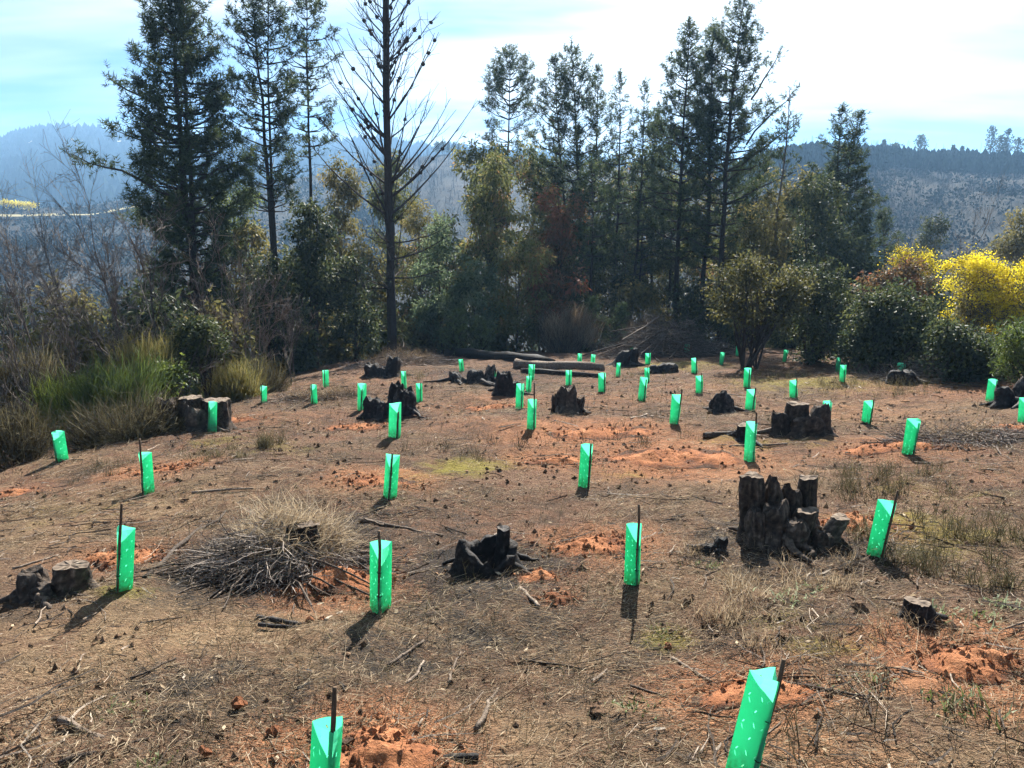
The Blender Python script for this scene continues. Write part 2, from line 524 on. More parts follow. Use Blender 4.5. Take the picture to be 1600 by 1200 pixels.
# patches with a shape of their own: (px, py, radius in metres, strength), read off the photograph
RED = [(245, 732, .55, .8), (190, 868, .5, .55), (530, 905, .5, .9), (595, 748, .5, .8), (570, 665, .6, .5), (880, 715, .7, .75), (920, 676, 1.1, .8), (1050, 712, 1.1, .85),
       (925, 852, .5, .75), (1330, 815, .5, .7), (560, 1170, .38, 1.), (1150, 1080, .34, .9), (1520, 1030, .42, .95), (1590, 1050, .3, .6), (845, 895, .25, .7), (870, 930, .16, .7), (1390, 700, .8, .6),
       (700, 640, 1.3, .45), (780, 625, 1.2, .5), (450, 650, 1.2, .4), (1480, 610, 2.0, .5), (1330, 640, 1.6, .45), (1540, 740, .6, .4), (640, 1110, .3, .35), (60, 1150, .5, .35),
       (10, 770, .5, .5), (840, 1070, .3, .35), (360, 655, .5, .55), (1090, 605, 1.8, .4), (960, 620, 1.6, .45), (740, 660, .8, .45), (1220, 720, .7, .5), (1580, 670, .9, .5), (1130, 1010, .2, .35),
       (1260, 1180, .4, .5), (600, 590, 2.5, .4), (890, 545, 3.0, .4), (1180, 600, 2., .3), (420, 1050, .35, .3), (300, 980, .4, .25)]
CHAR = [(760, 885, .6, .95), (700, 940, .45, .6), (430, 880, .9, .75), (620, 1020, .45, .55), (300, 1060, .4, .55), (900, 960, .5, .5), (250, 1130, .35, .5), (760, 1010, .5, .5), (480, 830, .9, .55),
        (1240, 850, .8, .6), (60, 950, .3, .4), (880, 1080, .3, .45), (1050, 1010, .5, .45), (680, 820, .7, .35), (1300, 955, .5, .35), (760, 585, 2.0, .55), (615, 650, .9, .5), (305, 670, .8, .5),
        (560, 1060, .3, .4), (380, 1020, .3, .35), (430, 1090, .3, .5), (1130, 920, .5, .25), (660, 790, .8, .3), (1000, 1060, .3, .35), (960, 1150, .3, .35)]
MOSS = [(735, 728, .55, .75), (640, 750, .4, .4), (200, 925, .2, .6), (1042, 1000, .16, .8), (1430, 820, .6, .6), (1160, 690, .5, .55), (1450, 850, .5, .5), (1150, 545, 2.0, .5), (1060, 570, 1.5, .6),
        (1230, 970, .3, .4), (1300, 1010, .3, .4), (1420, 765, .3, .5), (340, 690, .5, .45), (430, 700, .6, .4), (1520, 780, .6, .35), (1260, 690, .6, .4), (140, 800, .6, .3), (970, 740, .5, .35), (1500, 570, 3., .4), (1260, 595, 2., .55)]
PALE = [(330, 1000, .9, .8), (150, 800, 1.2, .6), (300, 960, .8, .7), (640, 980, .4, .7), (860, 1000, .5, .5), (830, 1150, .35, .6), (480, 1010, .4, .6), (1000, 950, .5, .6), (1300, 1180, .4, .9), (1050, 870, .5, .4),
        (200, 1050, .5, .7), (1450, 1090, .4, .5), (900, 1120, .4, .5), (100, 720, .8, .5), (1400, 650, 1.5, .5), (1200, 755, .8, .5), (1180, 890, .5, .5), (1400, 1170, .4, .6), (60, 1000, .4, .6)]


def spread_axis(lo, hi, core, du, out_lo, out_hi, grow=1.22):
    u = np.arange(math.asinh(lo / core), math.asinh(hi / core), du)
    a = core * np.sinh(u)
    left, right = [], []
    s = a[0]
    d = a[1] - a[0]
    while s > out_lo:
        d *= grow
        s -= d
        left.append(s)
    s = a[-1]
    d = a[-1] - a[-2]
    while s < out_hi:
        d *= grow
        s += d
        right.append(s)
    return np.concatenate([left[::-1], a, right])


def build_ground():
    xs = spread_axis(-24, 24, 3.2, 0.0155, -3800, 3800)
    ys = spread_axis(-4.5, 44, 2.6, 0.0145, -2200, 4500) + 3.6
    X, Y = np.meshgrid(xs, ys)
    Z = H(X, Y)
    att = {k: np.zeros(X.shape) for k in ('red', 'char', 'moss', 'pale')}
    for key, lst in (('red', RED), ('char', CHAR), ('moss', MOSS), ('pale', PALE)):
        for px, py, r, s in lst:
            cx, cy, _ = hit(px, py, False)
            if key == 'red':
                r *= 1.3
            d2 = ((X - cx) / 1.15) ** 2 + (Y - cy) ** 2
            att[key] = np.maximum(att[key], s * np.exp(-(d2 / r ** 2) ** 1.3 * 0.8))
    ny, nx = X.shape
    i = np.arange(ny - 1)[:, None] * nx + np.arange(nx - 1)[None]
    g = Geo()
    g.add(np.stack([X, Y, Z], -1), None, np.stack([i, i + 1, i + nx + 1, i + nx], -1))
    o = g.build('ground', M['ground'], smooth=True)
    for k, a in att.items():
        at2 = o.data.attributes.new(k, 'FLOAT', 'POINT')
        at2.data.foreach_set('value', a.astype(np.float32).ravel())
    tag(o, kind='structure')
    return xs.min(), xs.max(), ys.min(), ys.max()


EXT = build_ground()


# ---------------------------------------------------------------- hills and the far side of the valley
def hill_material(name, stops, scale):
    m, t = material(name)
    tc = t.n('ShaderNodeTexCoord')
    a = t.noise(tc.outputs['Object'], scale, 6.0, 0.65, 0.4)
    b = t.noise(tc.outputs['Object'], scale * 8, 5.0, 0.7)
    f = t.math('ADD', t.math('MULTIPLY', a, 0.65), t.math('MULTIPLY', b, 0.35))
    surf(t, t.ramp(f, stops), 0.95, 0.05, b, 0.6, 1.0)
    return m


M['hill_far'] = hill_material('far_wooded_slope', [(0.35, (0.012, 0.018, 0.012)), (0.5, (0.022, 0.028, 0.016)), (0.66, (0.04, 0.038, 0.024))], 0.012)
M['hill_cut'] = hill_material('cleared_slope', [(0.35, (0.020, 0.021, 0.017)), (0.5, (0.036, 0.034, 0.028)), (0.66, (0.066, 0.057, 0.047))], 0.03)


class Hill:
    """a ridge: crest points (px, py, depth) seen in the photograph, a foot in front and a back slope"""
    def __init__(self, name, crest, foot_d, foot_z, mat, rough, seed, nu=150, nv=60, bulge=0.75):
        C = np.array([at(px, py, d) for px, py, d in crest])
        s = np.linspace(0, 1, nu)
        k = np.linspace(0, 1, len(C))
        C = np.stack([np.interp(s, k, C[:, a]) for a in range(3)], -1)
        for _ in range(3):
            C[1:-1] = (C[:-2] + 2 * C[1:-1] + C[2:]) / 4
        ang = np.arctan2(C[:, 0], C[:, 1])
        Fd = np.broadcast_to(foot_d, (nu,))
        Ft = np.stack([np.tan(ang) * Fd, Fd, np.full(nu, foot_z)], -1)
        v = np.linspace(0, 1.35, nv)
        P = np.zeros((nu, nv, 3))
        for j, t in enumerate(v):
            if t <= 1:
                P[:, j] = Ft + (C - Ft) * t
                P[:, j, 2] = Ft[:, 2] + (C[:, 2] - Ft[:, 2]) * (t ** bulge if bulge > 0 else t)
            else:
                e = t - 1
                P[:, j] = C + (C - Ft) * e
                P[:, j, 2] = C[:, 2] - (C[:, 2] - foot_z) * (e / 0.35) ** 1.5
        w = np.sin(np.clip(v, 0, 1) * np.pi) ** 0.7
        sz = rough * 14
        P[..., 2] += (rough * 2.2 * vnoise(P[..., 0] / sz + seed, P[..., 1] / sz) + rough * 0.8 * vnoise(P[..., 0] / sz * 3, P[..., 1] / sz * 3 + seed)) * w[None]
        self.P, self.nu, self.nv, self.v = P, nu, nv, v
        i = np.arange(nu - 1)[:, None] * nv + np.arange(nv - 1)[None]
        g = Geo()
        g.add(P, None, np.stack([i, i + nv, i + nv + 1, i + 1], -1))
        tag(g.build(name, mat, smooth=True), kind='structure')

    def sample(self, u, t):
        """points of the slope for u along the crest (0..1) and t up the slope (0 foot, 1 crest)"""
        fu = np.clip(u, 0, 0.9999) * (self.nu - 1)
        fv = np.clip(np.asarray(t) / 1.35, 0, 0.9999) * (self.nv - 1)
        a, b = fu.astype(int), fv.astype(int)
        ru, rv = (fu - a)[:, None], (fv - b)[:, None]
        P = self.P
        return (P[a, b] * (1 - ru) + P[a + 1, b] * ru) * (1 - rv) + (P[a, b + 1] * (1 - ru) + P[a + 1, b + 1] * ru) * rv


HILL_FAR = Hill('hill', [(-500, 250, 1150), (-200, 228, 1250), (0, 224, 1300), (60, 212, 1300), (105, 206, 1300), (180, 214, 1300), (300, 224, 1350), (440, 224, 1350), (540, 232, 1350), (600, 226, 1300),
                         (640, 238, 1250), (720, 240, 1250), (850, 250, 1250), (1000, 262, 1200), (1180, 268, 1150)], 420, -36, M['hill_far'], 9.0, 3, 180, 60, 1.0)
HILL_MID = Hill('hill', [(-520, 345, 330), (-150, 330, 360), (0, 326, 380), (130, 322, 400), (260, 300, 430), (420, 285, 460), (560, 262, 480), (640, 246, 480), (690, 240, 470), (745, 238, 470),
                         (860, 252, 450), (1000, 262, 430), (1150, 268, 400)], 130, -30, M['hill_cut'], 3.0, 9, 150, 60, 0.9)
HILL_RIGHT = Hill('hill', [(1010, 300, 300), (1150, 262, 310), (1230, 240, 320), (1290, 234, 320), (1350, 240, 320), (1400, 240, 330), (1480, 246, 330), (1600, 248, 320), (1800, 240, 300), (2200, 250, 260)],
                  95, -22, M['hill_cut'], 2.4, 21, 150, 60, 0.85)


def conifers(hill, n, hts, seed, trange, urange=(0, 1), wide=0.28, power=1.0):
    """a distant wood: small ragged conifers, one mass"""
    rg = rnd(seed)
    u = urange[0] + (urange[1] - urange[0]) * rg.random(n)
    t = trange[0] + (trange[1] - trange[0]) * rg.random(n) ** power
    P = hill.sample(u, t)
    h = hts * (0.55 + 0.75 * rg.random(n))
    w = h * wide * (0.6 + 0.7 * rg.random(n))
    S = 5
    a = np.linspace(0, 2 * np.pi, S, endpoint=False)[None] + rg.random((n, 1)) * 6
    def ring(fr, zf):
        r = w[:, None] * fr * (0.6 + 0.8 * rg.random((n, S)))
        return np.stack([P[:, 0:1] + np.cos(a) * r, P[:, 1:2] + np.sin(a) * r, P[:, 2:3] + (h * zf)[:, None] + 0 * r], -1)
    r0, r1 = ring(0.9, 0.05), ring(0.75, 0.55)
    tip = np.stack([P[:, 0] + w * 0.2 * rg.standard_normal(n), P[:, 1], P[:, 2] + h], -1)[:, None]
    V = np.concatenate([r0, r1, tip], 1)
    o = np.arange(n)[:, None, None] * (2 * S + 1)
    j = np.arange(S)
    k = (j + 1) % S
    Q = (o + np.stack([j, k, S + k, S + j], -1)[None]).reshape(-1, 4)
    T = (o + np.stack([S + j, S + k, np.full(S, 2 * S)], -1)[None]).reshape(-1, 3)
    g = Geo()
    g.add(V, T, Q, np.repeat(rg.random(n), 2 * S + 1))
    return g


def snags(g, hill, n, ht, seed, trange, urange=(0, 1), power=1.0, rad=0.10):
    """burnt thin poles standing on the slope"""
    rg = rnd(seed)
    P = hill.sample(urange[0] + (urange[1] - urange[0]) * rg.random(n), trange[0] + (trange[1] - trange[0]) * rg.random(n) ** power)
    L = ht * (0.4 + 0.9 * rg.random(n))
    D = np.stack([0.10 * rg.standard_normal(n), 0.1 * rg.standard_normal(n), np.ones(n)], -1)
    for q in range(2):
        Q = P + 0
        Q[:, q] -= 0
        u = np.zeros((n, 3))
        u[:, q] = rad
        V = np.stack([P - u, P + u, P + D * L[:, None] + u * 0.4, P + D * L[:, None] - u * 0.4], 1)
        g.add(V, None, np.arange(4 * n).reshape(n, 4), np.repeat(rg.random(n), 4))


tag(conifers(HILL_FAR, 6500, 17.0, 31, (0.30, 1.03)).build('wooded_ridge', M['far_pine']), 'dark conifer forest covering the far blue ridge', 'forest', kind='stuff')


def bushes(hill, n, size, seed, trange, urange, per=22, leafy=True):
    """scrub on a far slope: loose heaps of leaf sprays or of bare stems"""
    rg = rnd(seed)
    P = hill.sample(urange[0] + (urange[1] - urange[0]) * rg.random(n), trange[0] + (trange[1] - trange[0]) * rg.random(n))
    keep = vnoise(P[:, 0] / 22 + seed, P[:, 1] / 22) + 0.35 * rg.standard_normal(n) > -0.12
    P = P[keep]
    n = len(P)
    sz = size * (0.5 + rg.random(n))
    g = Geo()
    Q = np.repeat(P, per, 0)
    S = np.repeat(sz, per)
    T = np.clip(np.repeat(rg.random(n), per) * 0.7 + 0.3 * rg.random(n * per), 0, 1)
    d = rg.standard_normal((n * per, 3))
    if leafy:
        o = norm(d) * (rg.random((n * per, 1)) ** 0.4) * S[:, None] * np.array([0.6, 0.6, 0.75])
        o[:, 2] = np.abs(o[:, 2]) * 1.3
        leaves(g, Q + o, norm(d) + np.array([0, 0, 0.2]), S * 0.42, S * 0.22, rg, T)
    else:
        blades(g, Q + d * S[:, None] * np.array([0.3, 0.3, 0.02]), d * np.array([0.5, 0.5, 0.2]) + np.array([0, 0, 1.0]), S * (0.6 + 0.8 * rg.random(n * per)), S * 0.035, rg, T, 0.35, 1)
    return g


tag(bushes(HILL_MID, 4600, 2.9, 32, (0.05, 0.97), (0.0, 0.55), 13).build('valley_scrub', M['far_pine']), 'low dark scrub on the valley side at left', 'scrub', kind='stuff')
tag(bushes(HILL_RIGHT, 5200, 1.9, 33, (0.0, 0.97), (0.03, 0.85), 14, False).build('slope_brush', M['far_brush']), 'grey burnt brush on the cleared slope at right', 'brush', kind='stuff')
tag(bushes(HILL_RIGHT, 3200, 2.0, 37, (0.0, 1.0), (0.03, 0.85), 12).build('slope_scrub', M['far_pine']), 'scattered dark low scrub over the cleared slope at right', 'scrub', kind='stuff')
tag(bushes(HILL_MID, 3000, 2.2, 38, (0.3, 0.97), (0.5, 0.95), 12, False).build('valley_brush', M['far_brush']), 'grey brush on the cleared slope behind the dead pine', 'brush', kind='stuff')
tag(conifers(HILL_RIGHT, 2600, 3.6, 39, (0.80, 1.0), (0.03, 0.85), 0.34).build('wooded_crest', M['far_pine']), 'fine dark treeline along the crest of the right slope', 'forest', kind='stuff')
g_ = Geo()
snags(g_, HILL_RIGHT, 500, 5.0, 34, (0.35, 1.0), (0, 1), 0.6)
snags(g_, HILL_RIGHT, 170, 5.5, 35, (0.93, 1.0), (0, 1))
snags(g_, HILL_MID, 320, 7.0, 36, (0.5, 1.0), (0.3, 1), 0.6, 0.14)
tag(g_.build('burnt_snags', M['far_brush']), 'thin burnt trunks standing along the cleared ridges', 'dead trees', kind='stuff')


def hill_track(hill, pts, width, mat, name):
    """a strip laid on a slope through (u, t) points"""
    pts = np.array(pts)
    s = np.linspace(0, 1, 60)
    u = np.interp(s, np.linspace(0, 1, len(pts)), pts[:, 0])
    t = np.interp(s, np.linspace(0, 1, len(pts)), pts[:, 1])
    A, B = hill.sample(u, t), hill.sample(u, t + width)
    A[:, 2] += 9 if hill is HILL_FAR else 1.5
    B[:, 2] += 9.5 if hill is HILL_FAR else 1.6
    g = Geo()
    i = np.arange(59)
    g.add(np.concatenate([A, B]), None, np.stack([i, i + 1, 61 + i, 60 + i], -1))
    return tag(g.build(name, mat), kind='structure')


m_, t_ = material('pale_track_dust')
tc_ = t_.n('ShaderNodeTexCoord')
surf(t_, t_.ramp(t_.noise(tc_.outputs['Object'], 0.05, 4.0), [(0.3, (0.22, 0.19, 0.10)), (0.7, (0.36, 0.32, 0.18))]), 0.95, 0.05)
M['track'] = m_
hill_track(HILL_FAR, [(0.10, 0.80), (0.22, 0.82), (0.31, 0.81), (0.36, 0.83), (0.42, 0.88), (0.47, 0.90)], 0.014, M['track'], 'track')
hill_track(HILL_FAR, [(0.62, 0.80), (0.70, 0.84), (0.76, 0.86)], 0.012, M['track'], 'track')
hill_track(HILL_MID, [(0.0, 0.84), (0.18, 0.86), (0.26, 0.83), (0.32, 0.84)], 0.02, M['track'], 'track')

# ---------------------------------------------------------------- haze
g_ = Geo()
hz0, hz1 = -45., 215.
V_ = [(x, y, z) for z in (hz0, hz1) for y in (EXT[2] - 20, EXT[3] + 20) for x in (EXT[0] - 20, EXT[1] + 20)]
g_.add(V_, None, [(0, 2, 3, 1), (4, 5, 7, 6), (0, 1, 5, 4), (2, 6, 7, 3), (0, 4, 6, 2), (1, 3, 7, 5)])
m_ = bpy.data.materials.new('haze')
m_.use_nodes = True
m_.node_tree.nodes.clear()
t_ = NT(m_.node_tree)
pv = t_.n('ShaderNodeVolumePrincipled', None, Color=(0.34, 0.62, 1.0, 1), Density=0.00042, Anisotropy=0.25)
t_.n('ShaderNodeOutputMaterial', None, Volume=pv.outputs[0])
tag(g_.build('haze', m_), 'pale blue haze hanging over the valley and hills', 'haze', kind='stuff')

# ---------------------------------------------------------------- seedling guards
def sleeve_mesh(seed):
    """a three-sided sleeve folded from one perforated plastic sheet, 0.42 m tall"""
    s, h = 0.150, 0.42
    g = Geo()
    r = s / math.sqrt(3)
    cor = [np.array([r * math.cos(a), r * math.sin(a), 0]) for a in (R(-90), R(30), R(150))]
    rg = rnd(seed)
    A = rg.uniform(0.3, 1.6, 3) * rg.choice([-1, 1], 3)
    ph = rg.random(3) * 6
    tw, sx, sy = rg.normal(0, 0.10), rg.normal(0, 0.06), rg.normal(0, 0.05)
    hw, hh = 0.0030, 0.0052
    ncol, nrow = 3, 8
    for f in range(3):
        a, b = cor[f], cor[(f + 1) % 3]
        us, vs = [0.0], [0.0]
        for c in range(ncol):
            uc = (c + 0.6) / (ncol + 0.2) * s
            us += [uc - hw, uc + hw]
        us.append(s)
        for q in range(nrow):
            vc = (q + 0.45) / nrow * h
            vs += [vc - hh, vc + hh]
        vs.append(h)
        us, vs = np.array(us), np.array(vs)
        nu, nv = len(us), len(vs)
        out = norm((a + b) / 2)
        V, Q = [], []
        for j, v in enumerate(vs):
            for i, u in enumerate(us):
                t = u / s
                p = a + (b - a) * t + np.array([0, 0, v])
                shear = 0.0036 * (1 if j % 2 == 0 else -1) if 0 < i < nu - 1 and 0 < j < nv - 1 else 0.0
                p = p + (b - a) / s * shear
                bow = math.sin(math.pi * t)
                p = p + out * (0.010 * A[f] * bow * math.sin(v / h * 3.6 + ph[f]) + 0.006 * bow)
                q = v / h
                ct, st_ = math.cos(tw * q), math.sin(tw * q)
                p = np.array([(p[0] * ct - p[1] * st_) * (1 + sx * q), (p[0] * st_ + p[1] * ct) * (1 + sy * q), p[2] + 0.004 * math.sin(5 * t + ph[f]) * (q > 0.99)])
                V.append(p)
        for j in range(nv - 1):
            for i in range(nu - 1):
                hole = i % 2 == 1 and j % 2 == 1 and ((i // 2 + j // 2) % 2 == 0)
                if not hole:
                    Q.append((j * nu + i, j * nu + i + 1, (j + 1) * nu + i + 1, (j + 1) * nu + i))
        g.add(V, None, Q)
    return g.mesh('sleeve', M['sleeve'], False)


SLEEVES = [sleeve_mesh(50 + i) for i in range(6)]


def stake_mesh(seed, length):
    rg = rnd(seed)
    g = Geo()
    P = np.array([[0.002 * rg.standard_normal(), 0.002 * rg.standard_normal(), z] for z in np.linspace(-0.12, length, 7)])
    tube(g, P, 0.0115, 7, 0.35 + 0.3 * rg.random(), rough=0.08, rg=rg)
    return g.mesh('stake', M['stake'], True)


def tie_mesh():
    g = Geo()
    a = np.linspace(0, 2 * np.pi, 13)
    P = np.stack([0.016 * np.cos(a), 0.016 * np.sin(a), 0 * a], -1)
    tube(g, P, 0.0022, 5, 0.1)
    return g.mesh('tie', M['char'])


TIE = tie_mesh()
STAKES = {L: stake_mesh(int(L * 100), L) for L in (0.40, 0.47, 0.54, 0.60, 0.66)}

# top x, top y, base x, base y, width, stake top (x, y) or None, turn, label tail   (pixels of the photograph)
GUARDS = [
    (1197, 1064, 1158, 1226, 52, (1207, 1030), 38, 'cut by the lower edge, leaning right before a red soil heap'),
    (512, 1138, 505, 1315, 50, (531, 1080), 55, 'cut by the lower edge, beside fresh red clods'),
    (194, 828, 191, 927, 27, (182, 782), -8, 'with a tall stake between left stump and brush heap'),
    (596, 849, 594, 955, 34, (590, 822), 12, 'right of the brush heap, white scraps at its foot'),
    (995, 821, 990, 913, 26, (986, 782), 22, 'with a tall thin stake right of the burnt hollow stump'),
    (1391, 784, 1369, 868, 24, (1387, 765), 30, 'leaning right beside the largest stump cluster'),
    (226, 704, 229, 768, 20, (220, 675), -14, 'with a rusty stake uphill of the left foreground guard'),
    (89, 673, 96, 720, 18, None, -30, 'leftmost of all, tilted on the brow of the slope'),
    (613, 712, 609, 781, 21, (602, 700), 8, 'behind the brush heap, dark stake on its left edge'),
    (920, 692, 915, 760, 20, (921, 690), 44, 'with a dark stake line down its middle, by small red clods'),
    (1177, 656, 1173, 719, 18, (1172, 638), 16, 'directly behind the tall left stem of the largest stump cluster'),
    (1428, 654, 1420, 710, 18, None, 34, 'leaning right, alone on the right near grey dead twigs'),
    (620, 630, 618, 685, 20, None, 52, 'in front of the twin burnt stumps'),
    (833, 625, 832, 672, 15, (841, 593), 40, 'with a long bare stake, left of the upright dark stump'),
    (1059, 614, 1055, 661, 15, (1064, 606), 34, 'right of centre, tilted, well left of the small round stump'),
    (330, 627, 330, 676, 13, None, -18, 'in front of the long burnt stump at left'),
    (1294, 621, 1292, 664, 13, None, 26, 'touching the right end of the weedy stump cluster'),
    (1358, 625, 1354, 662, 14, (1360, 618), 44, 'with a stake in its fold, on the bare hump at right'),
    (1176, 608, 1173, 641, 15, (1175, 604), 20, 'right behind the guard above the largest stump cluster'),
    (1552, 590, 1548, 626, 13, None, 30, 'left of the stump at the right edge'),
    (1600, 637, 1598, 661, 12, None, 20, 'cut by the right edge of the picture'),
    (566, 598, 565, 640, 13, None, 12, 'left of the twin burnt stumps'),
    (631, 578, 632, 607, 8, None, 40, 'behind the twin burnt stumps, narrow'),
    (655, 599, 656, 629, 9, None, 30, 'right of the twin burnt stumps'),
    (508, 580, 509, 606, 9, None, 0, 'farther of the two near the bare sapling'),
    (489, 601, 490, 631, 10, None, -10, 'nearer of the two near the bare sapling'),
    (411, 606, 411, 629, 10, None, -20, 'half hidden in grass at the left thicket'),
    (721, 568, 722, 580, 7, None, 20, 'tiny, left of the scattered burnt roots'),
    (772, 580, 772, 599, 6, None, 10, 'left of the tall burnt stump in the middle'),
    (832, 569, 831, 594, 9, None, 40, 'in front of the left end of the pale log'),
    (827, 588, 826, 612, 8, None, 10, 'tucked between two guards below the pale log'),
    (814, 598, 813, 638, 13, (818, 598), 44, 'widest of the three clustered below the pale log'),
    (889, 580, 889, 602, 9, None, 14, 'just below the middle of the pale log'),
    (942, 584, 942, 614, 12, (944, 583), 46, 'right of the pale log end, with a dark stake line'),
    (907, 552, 906, 570, 7, None, 20, 'upright behind the pale log'),
    (927, 560, 926, 573, 6, None, 0, 'small one over the right end of the pale log'),
    (968, 565, 966, 588, 7, None, 30, 'left of the tilted charred stump'),
    (989, 541, 988, 555, 7, None, 10, 'top just showing behind the tilted charred stump'),
    (1013, 551, 1013, 569, 8, (1013, 541), 24, 'left below the brush pile, with a thin stake'),
    (1012, 575, 1012, 598, 8, None, 20, 'mostly hidden behind a leaning guard by the low charred lumps'),
    (1009, 588, 1004, 625, 13, None, 26, 'leaning right, overlapping the one behind it'),
    (1074, 536, 1074, 553, 8, None, 0, 'at the foot of the brush pile, farthest of all'),
    (1086, 559, 1086, 583, 9, (1087, 558), 42, 'below the brush pile, with a dark fold line'),
    (1130, 550, 1128, 570, 7, None, 30, 'left of the multi stemmed shrub'),
    (1094, 595, 1094, 615, 11, (1098, 596), 36, 'short and squat, above the small round stump'),
    (1170, 575, 1168, 606, 11, None, 10, 'in the shade of the multi stemmed shrub'),
    (1154, 543, 1153, 557, 6, None, 10, 'behind the stems of the multi stemmed shrub'),
    (1228, 553, 1226, 566, 6, None, 30, 'small, right of the multi stemmed shrub stems'),
    (1241, 602, 1241, 621, 12, None, 15, 'squat, in the sun behind the weedy stump cluster'),
    (1311, 559, 1310, 581, 7, None, 20, 'bright, left of the two below the dark thicket'),
    (1319, 572, 1317, 598, 9, None, 10, 'shaded, right of the two below the dark thicket'),
    (1410, 575, 1410, 589, 12, None, 5, 'short, standing behind a low dark stump at right'),
]


def build_guards():
    prev = []
    for k, (tx, ty, bx, by, wd, stk, turn, tail) in enumerate(GUARDS):
        turn *= 0.5
        x, y, z = hit(bx, min(by, 1340), False)
        z = float(H(x, y))
        depth = y
        hpx = math.hypot(tx - bx, ty - by)
        sc_h = hpx * math.hypot(y, CAM[2] - z) / F_PX / 0.42
        sc_w = wd * y / F_PX / 0.142
        sh, sw = min(max(sc_h, 0.80), 1.30), min(max(sc_w, 0.72), 1.15)
        top = at(tx, ty, y)
        lean = (top[0] - x) / max(top[2] - z, 0.2)
        rg = rnd(900 + k)
        e = empty('seedling_guard', (x, y, z - 0.008), 'green plastic seedling guard ' + tail, 'seedling guard', 'green seedling guards planted over the clearing')
        e.rotation_euler = (rg.normal(0, 0.05), math.atan(lean), 0)
        s = child(SLEEVES[k % 6], 'sleeve', e, (0, 0, 0), (0, 0, R(turn)), (sw, sw, sh))
        L = 0.40
        if stk:
            L = 0.42 * sh * (by - stk[1]) / (by - ty) if by - ty > 0 else 0.5
        L = min(STAKES, key=lambda q: abs(q - L)) if L < 0.7 else 0.66
        a = R(turn - 90)
        rr = 0.070 * sw
        st = child(STAKES[L], 'stake', e, (rr * math.cos(a), rr * math.sin(a), 0), (rg.normal(0, 0.02), rg.normal(0, 0.02), 0), (sw, sw, 1))
        if y < 9:
            for zt in (0.12, 0.27):
                child(TIE, 'tie', st, (0, 0, zt * sh))


build_guards()

# ---------------------------------------------------------------- trees
def tufts(g, P, A, rg, size=0.30, k=26, tint=0.5, width=0.030):
    """pine foliage: bottle-brush sprays of needles round the axes A at the points P"""
    n = len(P)
    A = norm(A)
    Pr = np.repeat(P, k, 0)
    Ar = np.repeat(A, k, 0)
    s = np.repeat(size * (0.7 + 0.6 * rg.random(n)), k)
    t = rg.random(n * k)
    side = norm(np.cross(Ar, rg.standard_normal((n * k, 3))))
    D = side * (0.75 + 0.35 * rg.random((n * k, 1))) + Ar * (0.05 + 0.75 * t[:, None])
    root = Pr + Ar * (t * s * 0.75)[:, None]
    L = s * (0.34 + 0.22 * rg.random(n * k))
    tt = np.clip(np.repeat(np.broadcast_to(tint, (n,)) + 0.18 * rg.standard_normal(n), k) + 0.1 * rg.standard_normal(n * k), 0, 1)
    blades(g, root, D, L, width, rg, tt, 0.15, 1)


